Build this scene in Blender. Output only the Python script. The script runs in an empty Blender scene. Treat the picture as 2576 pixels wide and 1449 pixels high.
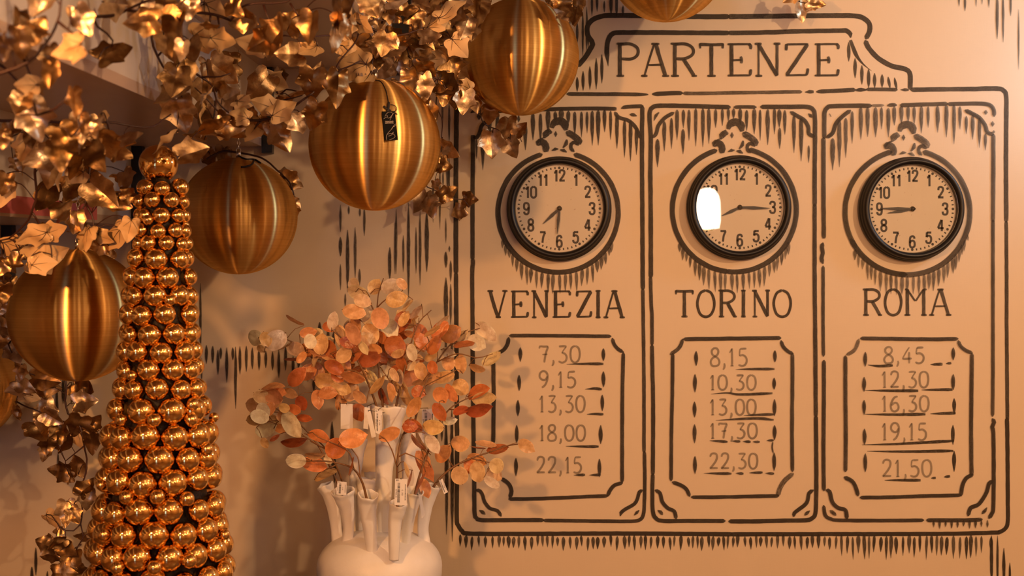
import bpy, bmesh, math, random
from mathutils import Vector, Matrix, noise
R = random.Random(7)
PI = math.pi
SC = bpy.context.scene
COL = SC.collection

# ------------------------------------------------------------------ camera, world, lights, exposure
LENS, DCAM, ZCAM = 42.0, 3.40, 1.70
FPX = 2576 * LENS / 36.0
cam_d = bpy.data.cameras.new('camera')
cam_d.lens = LENS
cam_d.sensor_width = 36
cam_d.clip_start = 0.02
cam_d.dof.use_dof = True
cam_d.dof.focus_distance = 2.95
cam_d.dof.aperture_fstop = 4.0
cam = bpy.data.objects.new('camera', cam_d)
cam.location = (0, -DCAM, ZCAM)
cam.rotation_euler = (PI / 2, 0, 0)
COL.objects.link(cam)
SC.camera = cam

world = bpy.data.worlds.new('world')
SC.world = world
world.use_nodes = True
world.node_tree.nodes['Background'].inputs[0].default_value = (0.75, 0.85, 1.0, 1)
world.node_tree.nodes['Background'].inputs[1].default_value = 0.6

SC.view_settings.view_transform = 'Standard'
SC.view_settings.look = 'None'
SC.view_settings.exposure = -0.15
SC.view_settings.gamma = 1.0
SC.view_settings.use_curve_mapping = False
SC.cycles.use_denoising = True
SC.cycles.sample_clamp_indirect = 6.0
SC.cycles.sample_clamp_direct = 0.0
SC.cycles.caustics_reflective = False
SC.cycles.caustics_refractive = False
SC.cycles.blur_glossy = 0.5
SC.cycles.max_bounces = 10
SC.cycles.transparent_max_bounces = 16


def light(name, kind, loc, energy, color, size=0.05, rot=None, **kw):
    d = bpy.data.lights.new(name, kind)
    d.energy = energy
    d.color = color
    if kind == 'AREA':
        d.shape = 'RECTANGLE'
        d.size, d.size_y = size
    else:
        d.shadow_soft_size = size
    for k, v in kw.items():
        setattr(d, k, v)
    o = bpy.data.objects.new(name, d)
    o.location = loc
    if rot:
        o.rotation_euler = rot
    COL.objects.link(o)
    return o


WARM = (1.0, 0.605, 0.315)
WARM2 = (1.0, 0.43, 0.13)
# ceiling lamps of the shop, one added to brighten the left wall (housings are built further down at the same places)
KEYS = [((2.20, -2.90, 2.78), 152, WARM, 0.05), ((1.45, -1.80, 2.86), 8, WARM, 0.06),
        ((0.55, -2.75, 2.90), 8, WARM, 0.06), ((-0.95, -3.0, 2.20), 135, WARM2, 0.06),  # the WARM2 lamp here is added, no such source known
        ((1.4, -4.2, 2.90), 8, WARM, 0.06), ((-1.9, -4.4, 2.50), 16, WARM2, 0.06)]
for i, (p, e, c, s) in enumerate(KEYS):
    light('ceiling_lamp_light', 'POINT', p, e, c, s)
# white wall lamp just beyond the right edge of the picture, close to the painted wall
SIDE = ((1.95, -0.45, 2.34), 19, (0.48, 0.72, 1.0), 0.08)
light('wall_lamp_light', 'POINT', SIDE[0], SIDE[1], SIDE[2], SIDE[3])
# daylight through the glass shop door behind the camera
light('door_daylight', 'AREA', (-1.30, -6.72, 1.25), 13, (0.30, 0.52, 1.0), (0.60, 2.1), (PI / 2, 0, 0))


def P(x, y, Y=0.0):
    """photograph pixel on the plane at world depth Y -> world point"""
    k = (Y + DCAM) / FPX
    return Vector(((x - 1288.0) * k, Y, ZCAM - (y - 724.5) * k))


def M(px, Y=0.0):
    return px * (Y + DCAM) / FPX


# ------------------------------------------------------------------ object helpers
def tag(o, label=None, cat=None, group=None, kind=None):
    if label: o['label'] = label
    if cat: o['category'] = cat
    if group: o['group'] = group
    if kind: o['kind'] = kind
    return o


def empty(name, loc, label=None, cat=None, group=None, kind=None):
    o = bpy.data.objects.new(name, None)
    o.location = loc
    o.empty_display_size = 0.05
    COL.objects.link(o)
    return tag(o, label, cat, group, kind)


class MB:
    """collects geometry for ONE mesh object"""
    def __init__(s):
        s.v, s.f, s.m, s.c, s.uv = [], [], [], [], []
        s.flat = set()

    def add(s, verts, faces, mat=0, col=None, uvs=None, flat=False):
        b = len(s.v)
        s.v += [tuple(p) for p in verts]
        if isinstance(col, list):
            s.c += col
        else:
            s.c += [col or (1, 1, 1, 1)] * len(verts)
        s.uv += uvs if uvs else [(0, 0)] * len(verts)
        for q in faces:
            if flat: s.flat.add(len(s.f))
            s.f.append(tuple(i + b for i in q))
            s.m.append(mat)

    def box(s, a, b, mat=0, flat=True):
        x0, y0, z0 = a; x1, y1, z1 = b
        vs = [(x0, y0, z0), (x1, y0, z0), (x1, y1, z0), (x0, y1, z0), (x0, y0, z1), (x1, y0, z1), (x1, y1, z1), (x0, y1, z1)]
        s.add(vs, [(0, 3, 2, 1), (4, 5, 6, 7), (0, 1, 5, 4), (1, 2, 6, 5), (2, 3, 7, 6), (3, 0, 4, 7)], mat, flat=flat)

    def tube(s, pts, rad, seg=6, mat=0, cap=True, col=None):
        pts = [Vector(p) for p in pts]
        n = len(pts)
        if n < 2: return
        if not isinstance(rad, (list, tuple)): rad = [rad] * n
        up = Vector((0.31, 0.42, 0.85)).normalized()
        vs = []
        u = None
        for i, p in enumerate(pts):
            t = (pts[min(i + 1, n - 1)] - pts[max(i - 1, 0)])
            if t.length < 1e-9: t = Vector((0, 0, 1))
            t.normalize()
            if u is None:
                u = t.cross(up)
                if u.length < 1e-3: u = t.cross(Vector((1, 0, 0)))
            u = (u - t * u.dot(t))
            if u.length < 1e-6: u = t.cross(Vector((1, 0.2, 0)))
            u.normalize()
            w = t.cross(u)
            for k in range(seg):
                a = 2 * PI * k / seg
                vs.append(p + (u * math.cos(a) + w * math.sin(a)) * rad[i])
        fs = []
        for i in range(n - 1):
            for k in range(seg):
                k2 = (k + 1) % seg
                fs.append((i * seg + k, i * seg + k2, (i + 1) * seg + k2, (i + 1) * seg + k))
        if cap:
            fs.append(tuple(range(seg))[::-1])
            fs.append(tuple((n - 1) * seg + k for k in range(seg)))
        s.add(vs, fs, mat, col)

    def lathe(s, prof, seg=48, center=(0, 0, 0), axis='Z', mat=0, mats=None, flatcap=True):
        """prof: list of (radius, height); revolve about axis"""
        cx, cy, cz = center
        vs, fs, ms = [], [], []
        rings = []
        for (r, h) in prof:
            if r < 1e-6:
                rings.append([len(vs)]); vs.append(s._ax(0, 0, h, axis, center))
            else:
                idx = []
                for k in range(seg):
                    a = 2 * PI * k / seg
                    idx.append(len(vs)); vs.append(s._ax(r * math.cos(a), r * math.sin(a), h, axis, center))
                rings.append(idx)
        b = len(s.v)
        s.v += vs; s.c += [(1, 1, 1, 1)] * len(vs); s.uv += [(0, 0)] * len(vs)
        for i in range(len(rings) - 1):
            A, B = rings[i], rings[i + 1]
            mt = mats[i] if mats else mat
            for k in range(seg):
                k2 = (k + 1) % seg
                if len(A) == 1 and len(B) == 1: continue
                if len(A) == 1: q = (A[0], B[k2], B[k])
                elif len(B) == 1: q = (A[k], A[k2], B[0])
                else: q = (A[k], A[k2], B[k2], B[k])
                s.f.append(tuple(j + b for j in q)); s.m.append(mt)

    @staticmethod
    def _ax(x, y, h, axis, c):
        if axis == 'Z': return (c[0] + x, c[1] + y, c[2] + h)
        return (c[0] + x, c[1] - h, c[2] + y)      # axis 'Y': height grows towards the viewer (-Y)

    def sphere(s, c, r, seg=24, rings=14, mat=0, sz=1.0):
        prof = [(max(0.0, r * math.sin(PI * i / rings)), -r * sz * math.cos(PI * i / rings)) for i in range(rings + 1)]
        prof[0] = (0, -r * sz); prof[-1] = (0, r * sz)
        s.lathe(prof, seg, c, 'Z', mat)

    def build(s, name, mats, parent=None, loc=None, smooth=True, angle=None):
        me = bpy.data.meshes.new(name)
        off = Vector(loc) if loc is not None else Vector((0, 0, 0))
        me.from_pydata([tuple(Vector(p) - off) for p in s.v], [], s.f)
        mats = mats if isinstance(mats, (list, tuple)) else [mats]
        for m_ in mats: me.materials.append(m_)
        me.polygons.foreach_set('material_index', s.m)
        me.polygons.foreach_set('use_smooth', [smooth and (i not in s.flat) for i in range(len(s.f))])
        at = me.color_attributes.new('tint', 'FLOAT_COLOR', 'POINT')
        at.data.foreach_set('color', [k for c in s.c for k in c])
        if any(u != (0, 0) for u in s.uv):
            ul = me.uv_layers.new(name='uv')
            for lp in me.loops:
                ul.data[lp.index].uv = s.uv[lp.vertex_index]
        me.update()
        if angle: me.set_sharp_from_angle(angle=angle)
        o = bpy.data.objects.new(name, me)
        COL.objects.link(o)
        o.location = off
        if parent is not None:
            o.parent = parent
            # parts are written in world coordinates
            o.location = off - Vector(parent_world(parent))
        return o


def parent_world(p):
    v = Vector((0, 0, 0))
    while p is not None:
        v += Vector(p.location)
        p = p.parent
    return v


def catmull(pts, step):
    """resample a poly-line smoothly, works for 2D and 3D tuples"""
    pts = [Vector(p) for p in pts]
    if len(pts) == 2:
        n = max(1, int((pts[1] - pts[0]).length / step))
        return [pts[0].lerp(pts[1], i / n) for i in range(n + 1)]
    q = [pts[0] * 2 - pts[1]] + pts + [pts[-1] * 2 - pts[-2]]
    out = []
    for i in range(1, len(q) - 2):
        p0, p1, p2, p3 = q[i - 1:i + 3]
        n = max(1, int((p2 - p1).length / step))
        for k in range(n):
            t = k / n
            out.append(0.5 * ((2 * p1) + (p2 - p0) * t + (2 * p0 - 5 * p1 + 4 * p2 - p3) * t * t + (3 * p1 - p0 - 3 * p2 + p3) * t ** 3))
    out.append(pts[-1])
    return out


# ------------------------------------------------------------------ materials
class NT:
    def __init__(s, name):
        s.m = bpy.data.materials.new(name)
        s.m.use_nodes = True
        s.t = s.m.node_tree
        s.n = s.t.nodes
        s.b = s.n.get('Principled BSDF')
        s.out = s.n.get('Material Output')

    def new(s, t, **kw):
        o = s.n.new(t)
        for k, v in kw.items(): setattr(o, k, v)
        return o

    def link(s, a, b): s.t.links.new(a, b)

    def set(s, **kw):
        for k, v in kw.items():
            s.b.inputs[k.replace('_', ' ')].default_value = v
        return s

    def noise(s, scale, detail=4, rough=0.55, vec=None):
        o = s.new('ShaderNodeTexNoise')
        o.inputs['Scale'].default_value = scale
        o.inputs['Detail'].default_value = detail
        o.inputs['Roughness'].default_value = rough
        if vec is not None: s.link(vec, o.inputs['Vector'])
        return o

    def coord(s, kind='Object', scale=None):
        c = s.new('ShaderNodeTexCoord')
        if scale is None: return c.outputs[kind]
        mp = s.new('ShaderNodeMapping')
        mp.inputs['Scale'].default_value = scale
        s.link(c.outputs[kind], mp.inputs['Vector'])
        return mp.outputs[0]

    def ramp(s, fac, stops):
        r = s.new('ShaderNodeValToRGB')
        el = r.color_ramp.elements
        while len(el) < len(stops): el.new(0.5)
        for e, (p, c) in zip(el, stops):
            e.position = p
            e.color = c if len(c) == 4 else (*c, 1)
        s.link(fac, r.inputs[0])
        return r.outputs[0]

    def bump(s, h, strength=0.2, dist=0.002):
        b = s.new('ShaderNodeBump')
        b.inputs['Strength'].default_value = strength
        b.inputs['Distance'].default_value = dist
        s.link(h, b.inputs['Height'])
        s.link(b.outputs[0], s.b.inputs['Normal'])
        return b

    def math(s, op, a, b=None):
        o = s.new('ShaderNodeMath', operation=op)
        for i, q in enumerate((a, b)):
            if q is None: continue
            if isinstance(q, (int, float)): o.inputs[i].default_value = q
            else: s.link(q, o.inputs[i])
        return o.outputs[0]


def plain(name, col, rough=0.5, metal=0.0, **kw):
    t = NT(name)
    t.set(Base_Color=(*col, 1), Roughness=rough, Metallic=metal, **kw)
    return t.m


def mat_wall(name, c1, c2, rough=0.62):
    t = NT(name)
    n = t.noise(1.6, 5, 0.6, t.coord('Object'))
    t.link(t.ramp(n.outputs[0], [(0.3, c1), (0.7, c2)]), t.b.inputs['Base Color'])
    w1 = t.noise(420, 2, 0.5, t.coord('Object', (1, 1, 0.08)))
    w2 = t.noise(420, 2, 0.5, t.coord('Object', (0.08, 1, 1)))
    t.bump(t.math('ADD', w1.outputs[0], w2.outputs[0]), 0.10, 0.0012)
    t.set(Roughness=rough)
    return t.m


def mat_paint():
    """brush paint: 'tint' = (density, dryness, seed); uv = (length, across)"""
    t = NT('brown_brush_paint')
    at = t.new('ShaderNodeAttribute', attribute_name='tint')
    sep = t.new('ShaderNodeSeparateColor')
    t.link(at.outputs['Color'], sep.inputs[0])
    uv = t.new('ShaderNodeUVMap', uv_map='uv')
    mp = t.new('ShaderNodeMapping'); mp.inputs['Scale'].default_value = (1.6, 11, 1)
    t.link(uv.outputs[0], mp.inputs[0])
    ns = t.noise(1.0, 3, 0.6, mp.outputs[0])
    fine = t.noise(700, 2, 0.6, t.coord('Object'))
    # coverage = 1 - dryness * streaks
    st = t.math('MULTIPLY', t.math('SUBTRACT', ns.outputs[0], 0.30), 4.5)
    stc = t.new('ShaderNodeClamp'); t.link(st, stc.inputs[0])
    cov = t.math('SUBTRACT', 1.0, t.math('MULTIPLY', sep.outputs[1], t.math('SUBTRACT', 1.0, stc.outputs[0])))
    a = t.math('MULTIPLY', sep.outputs[0], cov)  # density also carries the paling of strokes by bright light at right
    a2 = t.math('MULTIPLY', a, t.math('ADD', 0.86, t.math('MULTIPLY', fine.outputs[0], 0.28)))
    c = t.new('ShaderNodeClamp'); t.link(a2, c.inputs[0])
    t.link(c.outputs[0], t.b.inputs['Alpha'])
    t.set(Base_Color=(0.046, 0.033, 0.021, 1), Roughness=0.55)
    t.b.inputs['Specular IOR Level'].default_value = 0.25
    return t.m


def mat_brushed():
    t = NT('brushed_gold_metal')
    n = t.noise(1.0, 4, 0.65, t.coord('Object', (0.6, 0.6, 210)))
    n2 = t.noise(1.0, 3, 0.6, t.coord('Object', (3, 3, 900)))
    sm = t.math('ADD', n.outputs[0], n2.outputs[0])
    t.link(t.ramp(n.outputs[0], [(0.3, (0.66, 0.37, 0.11)), (0.7, (0.80, 0.49, 0.165))]), t.b.inputs['Base Color'])
    g = t.new('ShaderNodeBsdfAnisotropic', distribution='MULTI_GGX')
    g.inputs['Roughness'].default_value = 0.31
    g.inputs['Anisotropy'].default_value = 0.76
    t.link(t.n['Color Ramp'].outputs[0], g.inputs['Color'])
    tg = t.new('ShaderNodeTangent', direction_type='RADIAL', axis='Z')
    t.link(tg.outputs[0], g.inputs['Tangent'])
    bp = t.bump(sm, 0.03, 0.0004)
    t.link(bp.outputs[0], g.inputs['Normal'])
    t.link(g.outputs[0], t.out.inputs[0])
    return t.m





def mat_leaf_front():
    t = NT('gold_foil_leaf')
    at = t.new('ShaderNodeAttribute', attribute_name='tint')
    n = t.noise(60, 4, 0.6, t.coord('Object'))
    mx = t.new('ShaderNodeMix', data_type='RGBA', blend_type='MULTIPLY')
    mx.inputs[0].default_value = 1.0
    t.link(at.outputs['Color'], mx.inputs[6])
    t.link(t.ramp(n.outputs[0], [(0.3, (0.62, 0.55, 0.5)), (0.65, (1, 1, 1))]), mx.inputs[7])
    t.link(mx.outputs[2], t.b.inputs['Base Color'])
    t.set(Metallic=1.0, Roughness=0.34)
    n2 = t.noise(90, 3, 0.6, t.coord('Object'))
    t.bump(n2.outputs[0], 0.30, 0.0022)
    return t.m


def mat_tint(name, rough=0.5, metal=0.0, bump=0.0):
    t = NT(name)
    at = t.new('ShaderNodeAttribute', attribute_name='tint')
    t.link(at.outputs['Color'], t.b.inputs['Base Color'])
    t.set(Roughness=rough, Metallic=metal)
    if bump:
        t.bump(t.noise(220, 3, 0.6, t.coord('Object')).outputs[0], bump, 0.001)
    return t.m


def mat_disc():
    """papery translucent pod; tint alpha = opacity"""
    t = NT('papery_pod')
    at = t.new('ShaderNodeAttribute', attribute_name='tint')
    n = t.noise(55, 5, 0.65, t.coord('Object'))
    mx = t.new('ShaderNodeMix', data_type='RGBA', blend_type='MULTIPLY')
    mx.inputs[0].default_value = 1.0
    t.link(at.outputs['Color'], mx.inputs[6])
    t.link(t.ramp(n.outputs[0], [(0.3, (0.72, 0.60, 0.5)), (0.62, (1.05, 1.02, 1))]), mx.inputs[7])
    t.link(mx.outputs[2], t.b.inputs['Base Color'])
    t.set(Roughness=0.26)
    t.b.inputs['Specular IOR Level'].default_value = 0.5
    t.bump(t.noise(120, 4, 0.6, t.coord('Object')).outputs[0], 0.5, 0.002)
    tr = t.new('ShaderNodeBsdfTranslucent')
    t.link(mx.outputs[2], tr.inputs[0])
    a = t.new('ShaderNodeMixShader'); a.inputs[0].default_value = 0.24
    t.link(t.b.outputs[0], a.inputs[1]); t.link(tr.outputs[0], a.inputs[2])
    tp = t.new('ShaderNodeBsdfTransparent')
    b = t.new('ShaderNodeMixShader')
    t.link(at.outputs['Alpha'], b.inputs[0])
    t.link(tp.outputs[0], b.inputs[1]); t.link(a.outputs[0], b.inputs[2])
    t.link(b.outputs[0], t.out.inputs[0])
    return t.m


def mat_pane(name):
    """thin window glass: transmits straight through, mirrors by the Fresnel law"""
    t = NT(name)
    g = t.new('ShaderNodeBsdfGlossy'); g.inputs['Roughness'].default_value = 0.0
    tp = t.new('ShaderNodeBsdfTransparent')
    fr = t.new('ShaderNodeFresnel'); fr.inputs[0].default_value = 1.5
    k = t.math('MULTIPLY', fr.outputs[0], 1.2)
    mx = t.new('ShaderNodeMixShader')
    t.link(k, mx.inputs[0]); t.link(tp.outputs[0], mx.inputs[1]); t.link(g.outputs[0], mx.inputs[2])
    t.link(mx.outputs[0], t.out.inputs[0])
    return t.m


def mat_emit(name, col, s):
    t = NT(name)
    t.set(Base_Color=(*col, 1))
    t.b.inputs['Emission Color'].default_value = (*col, 1)
    t.b.inputs['Emission Strength'].default_value = s
    return t.m


MW = mat_wall('painted_canvas_wall', (0.69, 0.55, 0.385), (0.74, 0.595, 0.42))
MPAINT = mat_paint()
MBALL = mat_brushed()
MLEAF = mat_leaf_front()
MBACK = mat_tint('matte_leaf_underside', 0.55, 0.0)
MSTEM = plain('dark_red_stem', (0.055, 0.018, 0.010), 0.45)
MBLACK = plain('black_metal', (0.012, 0.011, 0.010), 0.35)
MSILVER = plain('silver_metal', (0.7, 0.66, 0.6), 0.25, 1.0)
MGOLD = plain('polished_gold', (0.96, 0.60, 0.21), 0.05, 1.0)
# ------------------------------------------------------------------ the setting
XL, XR, YF, ZT = -3.6, 3.4, -6.6, 3.15


def structure(name, mb, mat, label=None, **kw):
    o = mb.build(name, mat, **kw)
    return tag(o, label, None, None, 'structure')


m = MB(); m.box((XL, 0, 0), (XR, 0.12, ZT))
WALL = structure('wall_back', m, MW, 'warm cream canvas-textured wall with hand-painted station departures board')
MROOM = mat_wall('shop_wall_paint', (0.34, 0.23, 0.14), (0.46, 0.32, 0.20))
m = MB(); m.box((XL - 0.12, YF, 0), (XL, 0.12, ZT)); structure('wall_left', m, MROOM, 'plain warm shop wall at the side of the staircase')
m = MB(); m.box((XR, YF, 0), (XR + 0.12, 0.12, ZT)); structure('wall_right', m, MROOM, 'plain warm shop wall at the far right')
m = MB()
for a, b in (((XL, YF - .12, 0), (-1.80, YF, ZT)), ((-0.80, YF - .12, 0), (XR, YF, ZT)), ((-1.80, YF - .12, 2.32), (-0.80, YF, ZT))): m.box(a, b)
structure('wall_front', m, MROOM, 'shop front wall with a glass door opposite the painted wall')
t = NT('brown_floor_boards')
w = t.new('ShaderNodeTexBrick'); w.inputs['Scale'].default_value = 1.0
w.inputs['Brick Width'].default_value = 1.2; w.inputs['Row Height'].default_value = 0.14; w.inputs['Mortar Size'].default_value = 0.003
w.inputs['Color1'].default_value = (0.10, 0.055, 0.03, 1); w.inputs['Color2'].default_value = (0.15, 0.085, 0.045, 1); w.inputs['Mortar'].default_value = (0.02, 0.01, 0.008, 1)
t.link(t.coord('Object'), w.inputs['Vector']); t.link(w.outputs[0], t.b.inputs['Base Color']); t.set(Roughness=0.35)
MFLOOR = t.m
m = MB(); m.box((XL, YF, -0.1), (XR, 0.12, 0)); structure('floor', m, MFLOOR, 'dark brown wooden floor of the shop')
m = MB(); m.box((XL, YF, ZT), (XR, 0.12, ZT + 0.1)); structure('ceiling', m, mat_wall('ceiling_paint', (0.40, 0.29, 0.20), (0.46, 0.34, 0.24)), 'plain warm ceiling of the shop')

# glass door in the front wall (seen in the reflections)
dr = empty('door_1', (-1.30, YF - 0.06, 0), 'glass shop door letting in cool daylight', None, None, 'structure')
m = MB()
for a, b in (((-1.80, YF - .1, 0), (-1.74, YF - .02, 2.32)), ((-0.86, YF - .1, 0), (-0.80, YF - .02, 2.32)),
             ((-1.74, YF - .1, 2.25), (-0.86, YF - .02, 2.32)), ((-1.74, YF - .1, 0), (-0.86, YF - .02, 0.14))): m.box(a, b)
m.build('door_frame', MBLACK, dr)
m = MB(); m.box((-1.74, YF - .065, 0.14), (-0.86, YF - .059, 2.25)); m.build('door_glass', mat_pane('door_pane_glass'), dr)
m = MB(); m.tube([(-0.91, YF - .02, 0.95), (-0.91, YF + .03, 0.97), (-0.91, YF + .03, 1.25), (-0.91, YF - .02, 1.27)], 0.012, 8); m.build('door_handle', MSILVER, dr)

# ------------------------------------------------------------------ underside of the staircase, stepping up to the right
SW, SH, SX0, SZ0 = 325 / 884.2, 197.5 / 884.2, None, None
XR1 = P(320, 0).x                      # riser between tread 0 and tread 1
ZS0 = P(0, 567).z                      # underside of tread 0
SY = -1.95                             # front edge of the flight


def sag(m):
    """the boards lean down a little away from the wall"""
    m.v = [(x, y, z + .030 * y) for x, y, z in m.v]
    return m


def rx(k): return XR1 + (k - 1) * SW


def tz(k): return ZS0 + k * SH


t = NT('taupe_satin_board')
n = t.noise(3.5, 5, 0.6, t.coord('Object'))
t.link(t.ramp(n.outputs[0], [(0.3, (0.50, 0.36, 0.28)), (0.7, (0.58, 0.43, 0.34))]), t.b.inputs['Base Color'])
t.set(Roughness=0.30)
wn = t.noise(9, 3, 0.5, t.coord('Object', (1, 0.35, 1)))
t.bump(wn.outputs[0], 0.28, 0.012)
MTREAD = t.m
MRISER = mat_wall('pale_riser_board', (0.70, 0.62, 0.55), (0.76, 0.68, 0.61), 0.35)
ST = empty('staircase', (rx(1), -0.7, ZS0), 'underside of a boarded staircase climbing to the right along the wall', None, None, 'structure')
for k in range(-4, 6):
    m = MB(); m.box((rx(k), SY, tz(k)), (rx(k + 1) + 0.02, -0.001, tz(k) + 0.022)); o = sag(m).build('tread_board', MTREAD, ST)
    m = MB(); m.box((rx(k + 1), SY, tz(k) + 0.022), (rx(k + 1) + 0.02, -0.001, min(tz(k + 1), ZT - 0.002))); o = sag(m).build('riser_board', MRISER, ST)
# red stripe printed along the foot of one riser
m = MB(); xx = rx(1) + 0.0205
m.box((xx - 0.001, -0.98, tz(0) + 0.007), (xx, -0.306, tz(0) + 0.046)); s = sag(m).build('red_stripe', plain('rose_red_print', (0.62, 0.15, 0.16), 0.5), ST); s['label'] = 'rose red printed stripe along the foot of a riser'
for k in range(0, 6):                    # black steel hangers down the wall at every step
    x = rx(k) + (0.0205 if k != 3 else 0.028)
    m = MB(); wd = 0.030 if k != 3 else 0.046
    m.box((x, -0.028, tz(k - 1) - 0.02), (x + wd, -0.0008, min(tz(k), ZT - 0.002)))
    if k < 2: m.box((x, -0.028, tz(k - 1) - 0.26), (x + wd, -0.0008, tz(k - 1) - 0.019))
    m.build('steel_hanger', MBLACK, ST)

# ------------------------------------------------------------------ mural: brush strokes on the wall plane
class Mural:
    n = 0

    def __init__(s): s.mb = MB()

    def stroke(s, pts, w, dens=0.95, dry=0.14, t0=0.25, t1=0.25, e0=6, e1=6, wob=0.05, prof=None, step=5.0, smooth=True):
        """pts in photo pixels on the wall; width w in px; e0/e1 taper lengths in px, t0/t1 end widths"""
        if smooth: q = catmull([Vector((x, y, 0)) for x, y in pts], step)
        else:
            q = []
            for a, b in zip(pts[:-1], pts[1:]):
                a, b = Vector((*a, 0)), Vector((*b, 0)); nn = max(1, int((b - a).length / step))
                q += [a.lerp(b, i / nn) for i in range(nn)]
            q.append(Vector((*pts[-1], 0)))
        L = [0.0]
        for a, b in zip(q[:-1], q[1:]): L.append(L[-1] + (b - a).length)
        T = L[-1] or 1
        Mural.n += 1
        w *= 1.02
        Y = -0.0006 - 6e-6 * (Mural.n % 500)
        sd = R.random() * 40
        vs, cs, us, fs = [], [], [], []
        for i, p in enumerate(q):
            t = q[min(i + 1, len(q) - 1)] - q[max(i - 1, 0)]
            t.normalize()
            nrm = Vector((-t.y, t.x, 0))
            f = 1.0
            if prof: 
                u = L[i] / T
                for (ua, fa), (ub, fb) in zip(prof[:-1], prof[1:]):
                    if ua <= u <= ub:
                        f = fa + (fb - fa) * (u - ua) / max(1e-6, ub - ua); break
            else:
                if L[i] < e0: f = min(f, t0 + (1 - t0) * math.sqrt(L[i] / max(e0, 1e-6)))
                if T - L[i] < e1: f = min(f, t1 + (1 - t1) * math.sqrt((T - L[i]) / max(e1, 1e-6)))
            jl = 1 + wob * 2 * noise.noise(Vector((sd, L[i] / 22, 0)))
            jr = 1 + wob * 2 * noise.noise(Vector((sd + 9, L[i] / 19, 3)))
            dd = dens * (1 + 0.10 * noise.noise(Vector((sd + 4, L[i] / 60, 0))))
            near = min(L[i], T - L[i])
            dr = min(1.0, dry + 0.45 * max(0, 1 - near / 14))
            for v, j in ((-0.5, jl), (0, 0), (0.5, jr)):
                x, y = p.x + nrm.x * v * w * f * j, p.y + nrm.y * v * w * f * j
                vs.append(P(x, y, 0) + Vector((0, Y, 0)))
                cs.append((min(1, dd), dr, 0, 1)); us.append((L[i] / 22 + sd, v + sd))
        for i in range(len(q) - 1):
            for k in range(2):
                a = i * 3 + k
                fs.append((a, a + 1, a + 4, a + 3))
        s.mb.add(vs, fs, 0, cs, us)

    def drop(s, x, y0, y1, w=10, dens=0.9, dry=0.34, lean=0):
        """a hanging brush mark: blunt above, running to a point"""
        pf = [(0, .25), (.06, .75), (.3, 1), (.55, .85), (.8, .45), (1, .08)]
        s.stroke([(x, y0), (x + lean * .5, (y0 + y1) / 2), (x + lean, y1)], w, dens, dry, prof=pf, wob=0.10)

    def lens(s, x, y0, y1, w=9, dens=0.92, dry=0.2, lean=0):
        pf = [(0, .15), (.2, .75), (.45, 1), (.75, .75), (1, .1)]
        s.stroke([(x, y0), (x + lean * .5, (y0 + y1) / 2), (x + lean, y1)], w, dens, dry, prof=pf, wob=0.10)

    def done(s, name, label=None, parent=None):
        o = s.mb.build(name, MPAINT, parent or WALL, smooth=False)
        if label: o['label'] = label
        return o


def arc(cx, cy, r, a0, a1, n=16, ry=None):
    ry = ry or r
    return [(cx + r * math.cos(math.radians(a0 + (a1 - a0) * i / n)), cy + ry * math.sin(math.radians(a0 + (a1 - a0) * i / n))) for i in range(n + 1)]


# --- outer frame and header cartouche, right strokes thinned to paint in brighter light
fr = Mural(); S = fr.stroke
S([(1452, 168), (1473, 143), (1491, 112), (1489, 104), (1479, 89), (1478, 66), (1491, 50), (1514, 41), (1540, 39), (1640, 40), (1760, 42), (1836, 42)], 12.5)
S([(1830, 42), (1930, 41), (2018, 40), (2100, 39.5), (2150, 40), (2172, 46), (2187, 60), (2187, 79), (2177, 99)], 12.5, .86)
S([(2176, 101), (2186, 122), (2210, 147), (2241, 165), (2277, 174), (2288, 183), (2290, 200), (2289, 226)], 12.5, .82)
S([(1526, 140), (1527, 118), (1529, 104), (1534, 92), (1543, 84), (1560, 82), (1640, 82), (1720, 82.5), (1836, 83)], 12)
S([(1830, 83), (1909, 82), (2010, 79), (2115, 77), (2130, 78), (2139, 86), (2140, 95)], 11.5, .88)
S([(2139, 101), (2147, 122), (2156, 142), (2172, 162), (2193, 179)], 10, .8, prof=[(0, .8), (.35, 1), (.6, .6), (.8, .25), (1, .08)])
S([(1527, 118), (1527, 135), (1530, 167)], 12, .9, prof=[(0, .7), (.4, 1), (.7, .5), (1, .06)])
for x, a, b in ((1452, 194, 231), (1467, 179, 228), (1484, 167, 226), (1500, 146, 225), (1514, 137, 210)): fr.lens(x, a, b, 8.5)
for x, a, b in ((2135, 106, 155), (2151, 146, 197), (2168, 164, 213), (2185, 173, 222), (2200, 184, 222), (2219, 187, 221)): fr.lens(x, a, b, 9.5, .78)
fr.lens(2234, 193, 223, 8, .8, lean=5); fr.lens(2250, 195, 226, 8, .8, lean=6)
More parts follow.
